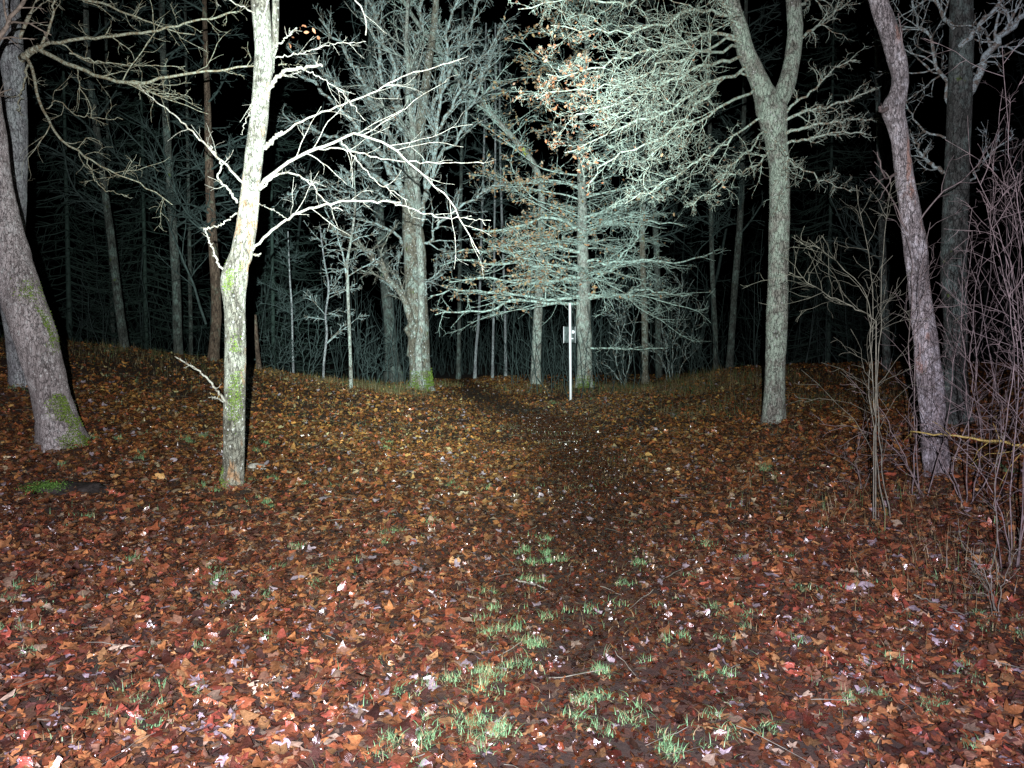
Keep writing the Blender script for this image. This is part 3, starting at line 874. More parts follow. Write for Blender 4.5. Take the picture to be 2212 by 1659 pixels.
BR4 = [([(1612, 115), (1560, 130), (1500, 150), (1440, 180), (1370, 215), (1290, 235), (1230, 262)], 11.1, 9.4, 13, 3),
       ([(1622, 140), (1570, 165), (1510, 190), (1440, 235), (1370, 268), (1300, 300), (1220, 330)], 11.1, 10.0, 12, 3),
       ([(1640, 185), (1590, 215), (1530, 245), (1470, 280), (1410, 305), (1330, 335), (1270, 400)], 11.1, 9.8, 11, 3),
       ([(1600, 80), (1540, 70), (1480, 90), (1410, 110), (1340, 130), (1250, 150), (1180, 160)], 11.1, 9.2, 13, 3),
       ([(1590, 40), (1530, 20), (1450, 40), (1370, 60), (1290, 70), (1190, 55)], 11.1, 9.6, 12, 3),
       ([(1655, 240), (1600, 285), (1550, 320), (1490, 350), (1420, 400), (1350, 440)], 11.1, 10.4, 9, 3),
       ([(1580, 0), (1500, -30), (1410, -10), (1330, 10), (1230, 0), (1120, 20)], 11.1, 9.8, 12, 3),
       ([(1605, 100), (1560, 110), (1500, 120), (1450, 160), (1400, 200), (1350, 240), (1310, 290)], 11.1, 8.8, 11, 3),
       ([(1630, 160), (1590, 160), (1530, 200), (1480, 250), (1440, 300), (1400, 350), (1390, 400)], 11.1, 9.6, 9, 3),
       ([(1575, -40), (1500, -60), (1400, -70), (1300, -40), (1200, -50), (1090, -30)], 11.1, 9.3, 13, 3),
       ([(1610, 100), (1550, 90), (1480, 130), (1420, 145), (1350, 180), (1260, 190), (1160, 215)], 11.1, 9.0, 10, 3),
       ([(1662, 265), (1630, 310), (1580, 360), (1530, 420), (1490, 440)], 11.1, 10.6, 8, 3)]
L4 = [limb(p, a, b, w0 * .62, w1 * .6, 20, .03) for p, a, b, w0, w1 in BR4]
L4L, L4C = [], []
for Q, Rr in L4:
    more, gens = grow(Q[None], Rr[None], [dict(n=22, t0=.2, l=(.12, .40), ang=(12, 50), wig=.26, up=.02, M=10, ratio=.4, rmin=.003),
                                          dict(n=8, t0=.1, l=(.25, .65), ang=(25, 70), wig=.3, up=.05, M=7, ratio=.5, rmin=.0021),
                                          dict(n=3, t0=.2, l=(.25, .6), ang=(30, 75), wig=.3, M=5, ratio=.7, rmin=.0019)])
    mesh_obj('branch', [tubes(Q[None], Rr[None], 7, .14)] + more, M_oak_br, t4, base)
    def keep4(C):
        px, py = px_of(C)
        return RNG.uniform(0, 1, len(C)) < np.clip((1330 - px) / 90, .02, 1) * np.clip((py - 40) / 60, .1, 1)
    gg, cc = leaf_cluster((gens[3][0],), .7, .042, [(.20, .12, .08), (.42, .24, .13), (.26, .11, .06), (.40, .15, .07)], RNG, keep4)
    if gg: L4L.append(gg); L4C.append(cc)
mesh_obj('withered_leaves', L4L, M_treeleaf, t4, base, smooth=False, colors=np.concatenate(L4C))
BR4R = [([(1690, 262), (1740, 240), (1790, 228), (1840, 215), (1890, 190)], 11, 10.4, 7, 2.5),
        ([(1695, 290), (1740, 275), (1800, 262), (1860, 262), (1900, 255)], 11, 10.5, 7, 2.5),
        ([(1700, 310), (1750, 300), (1810, 285), (1870, 290)], 11, 10.4, 6, 2.5),
        ([(1690, 250), (1730, 215), (1770, 185), (1800, 150), (1850, 130)], 11, 10.8, 6, 2.5),
        ([(1700, 345), (1740, 370), (1790, 395), (1840, 415)], 11, 10.8, 4, 1.5),
        ([(1720, 90), (1760, 60), (1800, 30), (1850, -10)], 11, 11.4, 7, 2.5),
        ([(1715, 20), (1780, -20), (1860, -60)], 11, 11.4, 8, 3),
        ([(1670, 320), (1640, 350), (1600, 370), (1560, 380)], 11, 10.6, 5, 2),
        ([(1600, 60), (1570, 20), (1530, -60)], 11, 10.6, 8, 3), ([(1668, 300), (1700, 340), (1690, 420), (1668, 470)], 10.9, 10.6, 5, 1.5)]
for p, a, b, w0, w1 in BR4R:
    Q, Rr = limb(p, a, b, w0, w1, 16, .015)
    more, gens = grow(Q[None], Rr[None], [dict(n=17, t0=.15, l=(.2, .5), ang=(25, 65), wig=.26, up=.04, M=9, ratio=.5, rmin=.0034),
                                          dict(n=6, t0=.1, l=(.3, .6), ang=(25, 65), wig=.32, M=6, ratio=.6, rmin=.0024)])
    mesh_obj('branch', [tubes(Q[None], Rr[None], 7, .14)] + more, M_oak_br, t4, base)

# --- twisting pink trunk on the right
D5 = 7.7
tg, P, R, base = trunk_geo([(2028, 1040, 52), (2020, 960, 50), (2015, 880, 48), (2008, 790, 44), (2000, 700, 38), (1991, 620, 36), (1984, 550, 38), (1970, 480, 40), (1956, 400, 38), (1944, 300, 36), (1936, 262, 38), (1930, 235, 45),
                            (1940, 205, 38), (1945, 170, 34), (1936, 125, 36), (1922, 75, 37), (1900, 10, 37), (1882, -60, 36), (1870, -200, 32), (1880, -380, 26), (1900, -540, 18)], D5, sides=28, step=.035, lump=.085, flare=.2, seed=31)
t5 = thing('crooked_tree', 'crooked pinkish trunk with peeling bark, kinked near the top, right of the forked one', 'tree', base)
mesh_obj('trunk', [tg], M_right, t5, base)
sg, _, _, _ = trunk_geo([(2006, 985, 16), (1990, 850, 15), (1980, 720, 18), (1970, 600, 20), (1960, 520, 20), (1950, 440, 16), (1946, 390, 10)], D5 - .04, sides=14, step=.04, lump=.08, flare=0, seed=33)
mesh_obj('stem', [sg], M_right, t5, base)
for p, a, b, w0, w1 in [([(1935, 375), (1915, 385), (1905, 370), (1895, 328)], 7.6, 7.3, 6, 2), ([(1950, 110), (1945, 60), (1940, 30)], 7.6, 7.5, 4, 2), ([(1915, 235), (1905, 240), (1900, 232)], 7.6, 7.5, 10, 6),
                        ([(1985, 480), (2030, 420), (2090, 380), (2150, 300)], 7.6, 7.3, 4, 1.5), ([(1960, 500), (1920, 420), (1880, 370)], 7.6, 7.4, 4, 1.5)]:
    Q, Rr = limb(p, a, b, w0, w1, 12, .004)
    more, _ = grow(Q[None], Rr[None], [dict(n=5, l=(.3, .6), wig=.25, up=.1, M=6, ratio=.5, rmin=.0025)])
    mesh_obj('branch', [tubes(Q[None], Rr[None], 7, .14)] + more, M_shrub, t5, base)

# --- big dim trunk at the right
D6 = 10.2
tg, P, R, base = trunk_geo([(2062, 905, 52), (2062, 800, 48), (2064, 700, 46), (2060, 600, 52), (2062, 500, 50), (2066, 400, 50), (2070, 300, 48), (2074, 200, 48), (2076, 100, 46), (2077, 0, 44), (2080, -200, 38), (2086, -420, 26)], D6, sides=26, step=.05, lump=.06, flare=.2, seed=37)
t6 = thing('bare_tree', 'thick dim grey green trunk near the right edge with a limb rising to the right', 'tree', base)
mesh_obj('trunk', [tg], M_back, t6, base)
for p, a, b, w0, w1, n in [([(2080, 235), (2100, 190), (2125, 140), (2150, 95), (2180, 60), (2230, 10)], 10.2, 10, 20, 10, 14), ([(2060, 250), (2020, 100), (1990, 50), (1970, 0)], 10.3, 10.6, 10, 4, 14),
                           ([(2050, 380), (2020, 360), (2000, 345), (1980, 300)], 10.2, 10.4, 10, 4, 10), ([(2085, 400), (2140, 330), (2190, 290)], 10.1, 9.8, 6, 2, 12), ([(2075, 100), (2130, 40), (2200, -30)], 10.1, 9.8, 12, 5, 14),
                           ([(2060, 60), (2000, -10), (1920, -40)], 10.1, 10.8, 10, 4, 14), ([(2050, 300), (2000, 280), (1970, 250), (1950, 200)], 10.3, 10.7, 5, 2, 12)]:
    Q, Rr = limb(p, a, b, w0, w1, 14, .02)
    more, _ = grow(Q[None], Rr[None], [dict(n=n, l=(.3, .7), ang=(30, 80), wig=.25, up=.05, M=6, ratio=.5, rmin=.004), dict(n=5, l=(.3, .6), wig=.3, M=5, ratio=.7, rmin=.0035)])
    mesh_obj('branch', [tubes(Q[None], Rr[None], 8, .14)] + more, M_lime_br, t6, base)

# ================================================================== MIDDLE DISTANCE
# --- big many-stemmed tree left of the path
D7 = 20.0
tg, P, R, base = trunk_geo([(910, 852, 46), (909, 820, 44), (906, 760, 44), (902, 690, 46), (899, 620, 48), (896, 560, 48), (892, 510, 46), (887, 440, 36), (892, 370, 28), (902, 300, 24), (915, 220, 20), (925, 140, 17), (938, 50, 14), (945, -60, 12), (950, -250, 8), (955, -400, 5)],
                           D7, sides=26, step=.07, lump=.07, flare=.35, seed=41, root=.6)
t7 = thing('spreading_tree', 'big tan trunk fanning into many rising stems, moss at its foot, left of the path', 'tree', base)
mesh_obj('trunk', [tg], M_lime, t7, base)
moss_on('moss', P, R, (vz(850, D7), vz(800, D7)), -.85, t7, base, 5200, 8, 1.7, -.2, .03, 3, True)
ST7 = [([(905, 800), (908, 700), (910, 600), (906, 520), (900, 440), (890, 350), (888, 250), (882, 150), (876, 40), (872, -60)], 19.6, 19.7, 19, 8),
       ([(888, 770), (884, 700), (870, 640), (842, 600), (815, 560), (785, 530), (745, 512), (700, 470)], 19.8, 18.8, 22, 4),
       ([(905, 500), (918, 430), (945, 350), (985, 300), (1030, 200), (1070, 100), (1090, 50)], 19.8, 20.5, 10, 4),
       ([(890, 480), (868, 410), (830, 350), (790, 300), (745, 245), (690, 190), (640, 160)], 20, 19.6, 18, 5),
       ([(900, 420), (880, 330), (860, 240), (830, 150), (800, 60), (780, -40)], 20, 20.6, 13, 6),
       ([(905, 470), (925, 380), (940, 290), (950, 200), (965, 100), (990, 0)], 20, 19.6, 12, 6),
       ([(902, 560), (940, 500), (985, 450), (1040, 420), (1090, 400)], 19.8, 19.4, 9, 3),
       ([(915, 640), (935, 600), (955, 580), (985, 545)], 19.8, 19.4, 5, 2),
       ([(870, 420), (820, 390), (780, 340), (720, 300), (650, 270), (610, 240)], 20, 20.6, 13, 4),
       ([(860, 330), (820, 250), (780, 170), (740, 100), (690, 40)], 20, 20.3, 12, 5),
       ([(890, 440), (840, 430), (760, 420), (690, 400), (620, 420)], 20, 19.3, 7, 2),
       ([(888, 560), (850, 500), (800, 480), (740, 440), (640, 380)], 20, 20.5, 8, 3),
       ([(930, 330), (960, 260), (1010, 180), (1040, 120), (1080, 60)], 20, 19.3, 9, 3),
       ([(900, 300), (890, 200), (900, 100), (910, 0)], 20, 20.6, 11, 6), ([(880, 520), (850, 600), (850, 640)], 19.8, 19.4, 3, 1.5),
       ([(870, 250), (840, 120), (800, 0), (770, -100)], 20, 20.9, 10, 5), ([(925, 250), (1000, 90), (1040, -20)], 20, 20.9, 10, 5), ([(760, 230), (700, 150), (620, 100)], 19.6, 19.2, 7, 3)]
L7 = [limb(p, a, b, w0 * .9, w1 * .8, 20, .05) for p, a, b, w0, w1 in ST7]
for i, (Q, Rr) in enumerate(L7):
    k = 24
    more, gens = grow(Q[None], Rr[None], [dict(n=k, t0=.3 if i < 2 else .15, l=(.12, .40), ang=(15, 50), wig=.2, up=.1, M=9, ratio=.45, rmin=.0065),
                                          dict(n=6, t0=.1, l=(.3, .6), ang=(25, 60), wig=.26, up=.05, M=6, ratio=.6, rmin=.005),
                                          dict(n=3, t0=.2, l=(.3, .6), ang=(25, 60), wig=.28, M=5, ratio=.7, rmin=.004)])
    o = mesh_obj('stem' if i < 6 else 'branch', [tubes(Q[None], Rr[None], 9, .12)] + more, M_beech if i == 0 else (M_lime_br if i > 1 else M_lime), t7, base)

# --- beech that keeps its withered leaves
D8 = 22.0
tg, P8, R8, base = trunk_geo([(1263, 842, 32), (1263, 800, 32), (1262, 740, 32), (1260, 680, 31), (1260, 620, 27), (1259, 560, 25), (1258, 500, 22), (1258, 440, 20), (1256, 380, 17), (1256, 300, 14), (1262, 200, 12), (1268, 100, 11), (1268, 0, 10), (1270, -140, 8), (1272, -300, 5), (1272, -400, 3)],
                              D8, sides=24, step=.07, lump=.05, flare=.3, seed=43, root=.5)
t8 = thing('beech_tree', 'pale beech with flat lichened branches holding brown withered leaves, right behind the white post', 'tree', base)
mesh_obj('trunk', [tg], M_beech, t8, base)
moss_on('moss', P8, R8, (vz(842, D8), vz(808, D8)), -1.0, t8, base, 2600, 9, 1.7, -.2, .03, 3, True)
rb = np.random.default_rng(8)
lim = []
EX8 = [([(1250, 655), (1210, 658), (1170, 655), (1120, 650), (1060, 668), (1000, 672), (940, 680)], 21.9, 20.3, 7, 2.5), ([(1250, 640), (1190, 648), (1120, 635), (1050, 630), (990, 625), (930, 640)], 21.9, 21.2, 7, 2.5),
       ([(1272, 635), (1330, 642), (1380, 625), (1430, 632), (1490, 636)], 21.9, 21.0, 6, 2.5), ([(1250, 580), (1180, 578), (1120, 570), (1060, 572), (1000, 560), (950, 575)], 21.9, 21.0, 7, 2.5),
       ([(1265, 565), (1330, 568), (1400, 560), (1460, 565), (1540, 545)], 21.9, 21.2, 6, 2.5), ([(1255, 500), (1200, 470), (1140, 480), (1080, 500), (1020, 495)], 21.9, 20.6, 7, 2.5),
       ([(1262, 470), (1330, 455), (1400, 475), (1480, 490)], 21.9, 21.6, 6, 2), ([(1275, 752), (1310, 752), (1380, 753), (1440, 752)], 21.9, 21.4, 4, 1.5), ([(1272, 610), (1320, 580), (1370, 520), (1390, 430)], 21.9, 21.3, 5, 2),
       ([(1252, 600), (1200, 605), (1130, 612), (1040, 600), (970, 610)], 21.9, 20.4, 6, 2.5), ([(1252, 545), (1190, 530), (1110, 545), (1030, 540), (960, 548)], 21.9, 22.4, 6, 2.5)]
for e in EX8:
    lim.append(limb(e[0], e[1], e[2], e[3] * 1.1, e[4], 14, .03))
for k in range(84):
    py = rb.uniform(-150, 655) if k % 3 else rb.uniform(380, 660)
    p0 = P8[np.argmin(np.abs(P8[:, 2] - vz(py, D8)))]
    az = rb.uniform(0, 2 * math.pi)
    hgt = np.clip((655 - py) / 700, 0, 1)
    L = rb.uniform(2.2, 4.6) * (1 - .4 * hgt)
    el = rb.uniform(-.02, .22) + hgt * .5
    dirv = np.array([math.cos(az) * math.cos(el), math.sin(az) * math.cos(el), math.sin(el)])
    pts = [p0]; cur = p0; dn = dirv
    for s in range(6):
        cur = cur + dn * L / 6; pts.append(cur)
        dn = nrm(dn + rb.normal(size=3) * np.array([.26, .26, .16]) + np.array([0, 0, -.03]))
    Q = catmull(np.array(pts), 14)
    lim.append((Q, np.linspace(rb.uniform(.016, .032), .006, 14)))
P_, R_ = stack(lim)
lg, lc = [], []
for i in range(0, len(lim)):
    more, gens = grow(P_[i:i + 1], R_[i:i + 1], [dict(n=15, t0=.12, l=(.18, .46), ang=(30, 65), wig=.34, up=.0, flat=.35, M=8, ratio=.5, rmin=.0062),
                                                 dict(n=5, t0=.1, l=(.3, .6), ang=(30, 70), wig=.4, flat=.6, M=6, ratio=.65, rmin=.0048)])
    def keep(C):
        px, py = px_of(C)
        pr = np.clip((1330 - px) / 200, .06, 1) * np.clip((700 - py) / 80, 0, 1)
        return rb.uniform(0, 1, len(C)) < pr
    gg, cc = leaf_cluster((gens[2][0],), 1.6, .085, [(.46, .25, .12), (.55, .36, .2), (.34, .16, .08), (.6, .45, .3), (.42, .3, .14)], rb, keep)
    if gg: lg.append(gg); lc.append(cc)
    mesh_obj('branch', [tubes(P_[i:i + 1], R_[i:i + 1], 7, .12)] + more, M_beech_br, t8, base)
mesh_obj('withered_leaves', lg, M_treeleaf, t8, base, smooth=False, colors=np.concatenate(lc))

# --- generic slimmer trees
def slim(name, label, pts, d, mat, brmat, nb, seed, blen=(1.2, 3.0), upang=.5, tw=10, rmin=.008, trunk_name='trunk', side=14, tmin=.25, cat='tree', lean=0., flare=.2, extra=None):
    grp = 'slim bare trees standing in the dark wood' if cat == 'tree' else None
    global RNG
    tg, P, R, base = trunk_geo(pts, d, sides=side, step=.1, lump=.07, flare=flare, seed=seed, lean=lean)
    t = thing(name, label, cat, base, grp)
    mesh_obj('trunk', [tg], mat, t, base)
    r = np.random.default_rng(seed)
    ls = []
    for k in range(nb):
        j = int(r.uniform(tmin, .98) * (len(P) - 1))
        az = r.uniform(0, 6.283); el = r.uniform(.1, .1 + upang * 1.6)
        L = r.uniform(*blen) * (1 - .5 * j / len(P))
        dn = np.array([math.cos(az) * math.cos(el), math.sin(az) * math.cos(el), math.sin(el)])
        cur = P[j]; pts_ = [cur]
        for s in range(5):
            cur = cur + dn * L / 5; pts_.append(cur); dn = nrm(dn + r.normal(size=3) * .18)
        ls.append((catmull(np.array(pts_), 9), np.linspace(min(R[j] * .5, .03), rmin, 9)))
    for q in (extra or []):
        ls.append(limb(*q, 9, .02))
    if ls:
        P_, R_ = stack(ls)
        more, _ = grow(P_, R_, [dict(n=tw, t0=.1, l=(.2, .5), ang=(25, 65), wig=.22, up=.05, M=5, ratio=.55, rmin=rmin), dict(n=3, t0=.1, l=(.3, .6), ang=(25, 65), wig=.28, M=4, ratio=.7, rmin=rmin * .8)])
        mesh_obj('branches', [tubes(P_, R_, 5, .1)] + more, brmat, t, base)
    return t

U = -420
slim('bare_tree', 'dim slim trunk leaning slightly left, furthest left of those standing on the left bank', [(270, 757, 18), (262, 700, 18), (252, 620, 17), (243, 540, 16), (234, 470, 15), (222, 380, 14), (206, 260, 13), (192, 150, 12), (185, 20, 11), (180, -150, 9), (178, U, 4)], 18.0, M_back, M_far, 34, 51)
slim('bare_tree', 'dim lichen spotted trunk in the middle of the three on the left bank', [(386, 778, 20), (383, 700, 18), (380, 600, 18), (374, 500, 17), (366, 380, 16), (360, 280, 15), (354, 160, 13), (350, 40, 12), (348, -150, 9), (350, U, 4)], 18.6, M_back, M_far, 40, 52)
slim('bare_tree', 'reddish brown trunk on the bank just left of the bright pale one', [(460, 788, 24), (463, 740, 22), (467, 680, 21), (465, 600, 20), (458, 500, 20), (453, 400, 18), (450, 300, 15), (447, 180, 12), (443, 70, 10), (440, -100, 8), (440, U, 4)], 17.8, M_brownbark, M_far, 32, 53,
     extra=[([(445, 700), (430, 660), (410, 600), (360, 480), (330, 330)], 17.6, 17.0, 6, 2)])
slim('tree_stump', 'short narrow broken trunk just right of the bright pale one', [(560, 802, 11), (557, 770, 9), (554, 730, 8), (552, 680, 4)], 17.6, M_brownbark, M_far, 1, 54, blen=(.2, .4), tw=3, cat='stump')
slim('birch_sapling', 'thin white sapling forking above head height, left of the big spreading tree', [(758, 832, 8), (757, 780, 7), (754, 700, 7), (751, 620, 7), (750, 570, 6), (756, 530, 5), (764, 480, 5), (768, 430, 4), (765, 380, 3), (770, 300, 2)], 17.8, M_beech, M_lime_br, 16, 55, blen=(.6, 1.6), tmin=.35, side=8,
     extra=[([(751, 610), (740, 560), (725, 500), (700, 450)], 17.8, 17.6, 5, 2)])
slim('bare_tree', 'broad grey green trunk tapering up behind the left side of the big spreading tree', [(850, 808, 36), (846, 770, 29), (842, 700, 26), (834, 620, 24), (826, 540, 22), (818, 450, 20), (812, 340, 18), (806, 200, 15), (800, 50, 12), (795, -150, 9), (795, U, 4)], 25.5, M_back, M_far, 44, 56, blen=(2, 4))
slim('bare_tree', 'mottled trunk left of the white post at the far end of the path', [(1157, 828, 22), (1158, 780, 21), (1160, 720, 20), (1163, 660, 19), (1166, 590, 18), (1170, 480, 16), (1168, 400, 14), (1150, 350, 12), (1110, 300, 12), (1060, 245, 11), (1000, 175, 10), (950, 110, 9), (895, 40, 8), (840, -50, 6), (790, -150, 4)], 24.0, M_beech, M_beech_br, 40, 57, blen=(1.2, 3), tmin=.45)
slim('bare_tree', 'slim pale trunk among thin stems, right of the beech', [(1394, 836, 15), (1393, 780, 14), (1393, 720, 14), (1391, 640, 13), (1388, 560, 12), (1388, 470, 11), (1392, 360, 10), (1395, 200, 8), (1398, 50, 7), (1400, -150, 5), (1400, U, 3)], 23.0, M_lime, M_lime_br, 40, 58)
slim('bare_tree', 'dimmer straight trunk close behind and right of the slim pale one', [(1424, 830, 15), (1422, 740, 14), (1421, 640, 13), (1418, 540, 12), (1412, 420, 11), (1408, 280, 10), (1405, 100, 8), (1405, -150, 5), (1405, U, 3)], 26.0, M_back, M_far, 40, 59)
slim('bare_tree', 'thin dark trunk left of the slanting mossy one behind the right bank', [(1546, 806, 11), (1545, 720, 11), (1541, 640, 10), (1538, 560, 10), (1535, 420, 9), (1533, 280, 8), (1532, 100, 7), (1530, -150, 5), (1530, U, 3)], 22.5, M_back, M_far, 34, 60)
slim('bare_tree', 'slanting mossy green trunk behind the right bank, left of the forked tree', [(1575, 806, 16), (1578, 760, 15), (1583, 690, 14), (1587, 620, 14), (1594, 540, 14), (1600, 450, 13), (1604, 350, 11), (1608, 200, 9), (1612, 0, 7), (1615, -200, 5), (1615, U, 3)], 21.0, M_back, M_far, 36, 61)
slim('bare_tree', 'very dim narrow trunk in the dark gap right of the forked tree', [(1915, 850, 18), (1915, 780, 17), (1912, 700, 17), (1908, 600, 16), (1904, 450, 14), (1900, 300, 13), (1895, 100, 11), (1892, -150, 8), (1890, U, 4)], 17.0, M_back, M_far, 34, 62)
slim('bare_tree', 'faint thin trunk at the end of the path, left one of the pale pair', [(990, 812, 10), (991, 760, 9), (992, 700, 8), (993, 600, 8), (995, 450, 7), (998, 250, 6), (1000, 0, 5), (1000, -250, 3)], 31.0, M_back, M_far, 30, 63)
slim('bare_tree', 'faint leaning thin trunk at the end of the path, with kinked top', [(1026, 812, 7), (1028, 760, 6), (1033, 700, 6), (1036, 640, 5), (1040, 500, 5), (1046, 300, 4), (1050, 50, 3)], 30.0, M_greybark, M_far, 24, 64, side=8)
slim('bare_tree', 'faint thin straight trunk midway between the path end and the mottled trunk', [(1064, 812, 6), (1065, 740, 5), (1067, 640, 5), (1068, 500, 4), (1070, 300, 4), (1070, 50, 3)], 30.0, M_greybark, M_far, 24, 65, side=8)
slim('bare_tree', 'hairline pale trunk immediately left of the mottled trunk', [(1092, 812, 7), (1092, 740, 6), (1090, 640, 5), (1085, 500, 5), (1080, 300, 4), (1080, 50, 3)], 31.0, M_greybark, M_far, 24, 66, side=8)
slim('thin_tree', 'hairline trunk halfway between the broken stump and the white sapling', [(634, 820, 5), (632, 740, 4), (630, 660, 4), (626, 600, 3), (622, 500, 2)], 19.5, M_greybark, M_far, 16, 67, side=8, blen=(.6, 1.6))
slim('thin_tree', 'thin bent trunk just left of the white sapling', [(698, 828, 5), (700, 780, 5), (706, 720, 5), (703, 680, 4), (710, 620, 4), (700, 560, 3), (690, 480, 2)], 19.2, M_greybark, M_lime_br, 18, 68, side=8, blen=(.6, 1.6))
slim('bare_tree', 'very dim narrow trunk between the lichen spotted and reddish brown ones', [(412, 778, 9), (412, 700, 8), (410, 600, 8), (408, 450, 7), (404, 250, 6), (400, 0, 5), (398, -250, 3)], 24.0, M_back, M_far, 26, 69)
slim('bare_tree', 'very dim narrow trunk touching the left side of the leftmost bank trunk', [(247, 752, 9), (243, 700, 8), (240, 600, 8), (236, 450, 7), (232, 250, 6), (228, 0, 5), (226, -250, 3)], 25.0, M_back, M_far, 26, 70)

# leaves of a late maple shoot caught on the mottled trunk's limb
Cc = np.array([at(1130 + dx, 322 + dy, 22.6) for dx, dy in [(0, 0), (6, -6), (-6, 7), (3, 10)]])
rml = np.random.default_rng(3)
mottled = [o for o in bpy.data.objects if o.get('label', '').startswith('mottled trunk left')][0]
for q in Cc:
    gg, cc = leaves(MAPLE, q[None], np.array([.22]), 1, np.array([[.42, .46, .10]]), .3, rml, face=1)
    mesh_obj('leaf', [gg], M_treeleaf, mottled, np.array(mottled.location), smooth=False, colors=cc)

# ================================================================== SHRUBS AND SAPLINGS
def shrub(name, label, px, py, stems, d=None, mat=M_shrub, seed=1, tw=12, rmin=.0021, w=5, cat='shrub', tlen=(.12, .4), flat=1.0, l2=3):
    tw = int(tw * .75); w = w * .62
    """stems: list of pixel polylines (first point near base)"""
    base = gpt(px, py) if d is None else at(px, py, d)
    dd = base[1]
    base[2] = H(base[0], base[1])
    t = thing(name, label, cat, base, 'bare shrubs and thickets')
    r = np.random.default_rng(seed)
    for s in stems:
        pts, dz = (s[0], s[1]) if isinstance(s, tuple) else (s, r.uniform(-.5, .5))
        Q, Rr = limb(pts, dd, dd + dz, w, w * .3, 20, .007 * dd / 7)
        Q[0, 2] = min(Q[0, 2], H(Q[0, 0], Q[0, 1]) - .02)
        more, _ = grow(Q[None], Rr[None], [dict(n=tw, t0=.15, l=tlen, ang=(25, 70), wig=.2, up=.08, M=6, ratio=.5, rmin=rmin, rng=r), dict(n=l2, t0=.15, l=(.25, .6), ang=(25, 65), wig=.24, M=5, ratio=.75, rmin=rmin * .85, rng=r)])
        mesh_obj('stem', [tubes(Q[None], Rr[None], 6, .1)] + more, mat, t, base)
    return t

shrub('bare_shrub', 'grey green twin stemmed sapling in front of the dark gap, left of the crooked tree', 1918, 1130,
      [[(1915, 1130), (1900, 1040), (1890, 940), (1878, 860), (1882, 760), (1886, 650), (1875, 540), (1850, 400), (1870, 395)][:8], [(1925, 1130), (1905, 1020), (1897, 900), (1900, 780), (1905, 640), (1908, 520), (1925, 400)],
       [(1890, 960), (1880, 700), (1860, 620), (1800, 560), (1748, 518)], ([(1900, 700), (1850, 665), (1790, 640), (1735, 605), (1705, 588)], .3)], mat=M_shrub2, seed=101, tw=20, w=4.4)
shrub('bare_shrub', 'thin purple shrub of upright whips against the foot of the crooked tree', 1990, 1085,
      [[(1985, 1090), (1980, 950), (1975, 800), (1990, 600), (2010, 480)], [(1972, 1095), (1975, 900), (1965, 760), (1970, 560), (1930, 440)], [(2000, 1085), (2040, 950), (2060, 800), (2085, 650), (2100, 500)],
       [(1995, 1085), (1960, 1000), (1930, 930), (1890, 870), (1828, 810)], [(2000, 1080), (1940, 980), (1870, 930), (1770, 915)]], seed=102, tw=16, w=5)
shrub('bare_shrub', 'tangled purple shrub between the crooked tree and the yellow branch tip', 2085, 1100,
      [[(2085, 1105), (2090, 950), (2085, 800), (2075, 650), (2100, 450)], [(2095, 1105), (2120, 950), (2100, 800), (2110, 620), (2130, 520)], [(2080, 1100), (2060, 1000), (2100, 880), (2110, 740), (2070, 600)],
       [(2090, 1100), (2150, 1000), (2160, 900), (2140, 760), (2120, 650), (2115, 560)], [(2085, 1095), (2040, 1010), (2010, 930), (1985, 870)]], seed=103, tw=18, w=5)
shrub('bare_shrub', 'tall pink tinged shrub arching in from the right edge of the picture', 2180, 1230,
      [[(2180, 1235), (2185, 1050), (2200, 850), (2190, 650), (2150, 480), (2100, 350), (2090, 250)], [(2165, 1240), (2150, 1080), (2170, 930), (2190, 760), (2160, 560), (2130, 440)], [(2200, 1235), (2215, 900), (2190, 600), (2140, 500), (2060, 540)],
       [(2195, 1235), (2230, 900), (2200, 520), (2160, 350)], [(2200, 1230), (2240, 800), (2180, 300), (2165, 100)], [(2185, 1230), (2160, 1100), (2090, 980), (2000, 900)]], seed=104, tw=20, w=5, rmin=.0022)
shrub('bare_shrub', 'low straw coloured shrub with arching whips at the lower right edge', 2150, 1330,
      [[(2150, 1335), (2140, 1250), (2155, 1150), (2150, 1050), (2160, 950)], [(2145, 1335), (2130, 1260), (2100, 1230), (2085, 1260)], [(2155, 1330), (2170, 1250), (2190, 1200), (2212, 1160)], [(2155, 1330), (2120, 1220), (2080, 1180), (2070, 1120)]], mat=M_shrub2, seed=105, tw=8, w=3.5, rmin=.0018)
shrub('bare_shrub', 'tall thin purple shrub behind the right edge whips, beyond the big dim trunk', 2140, 960,
      [[(2140, 965), (2150, 800), (2180, 600), (2170, 400), (2180, 200)], [(2150, 965), (2190, 780), (2200, 560), (2210, 300)], [(2130, 965), (2110, 800), (2140, 600), (2150, 450), (2200, 300)], [(2160, 965), (2230, 800), (2260, 560), (2240, 300)]], d=9.0, seed=106, tw=20, w=5)
shrub('bare_shrub', 'low reddish shrub spreading thin whips over the leaves right of the forked tree', 1860, 1060,
      [[(1860, 1060), (1850, 1010), (1810, 985), (1760, 965)], [(1865, 1060), (1890, 1010), (1940, 985), (1990, 975)], [(1862, 1060), (1850, 980), (1880, 900), (1900, 850)], [(1862, 1060), (1830, 1040), (1790, 1045), (1750, 1060)]], seed=107, tw=8, w=3.5)
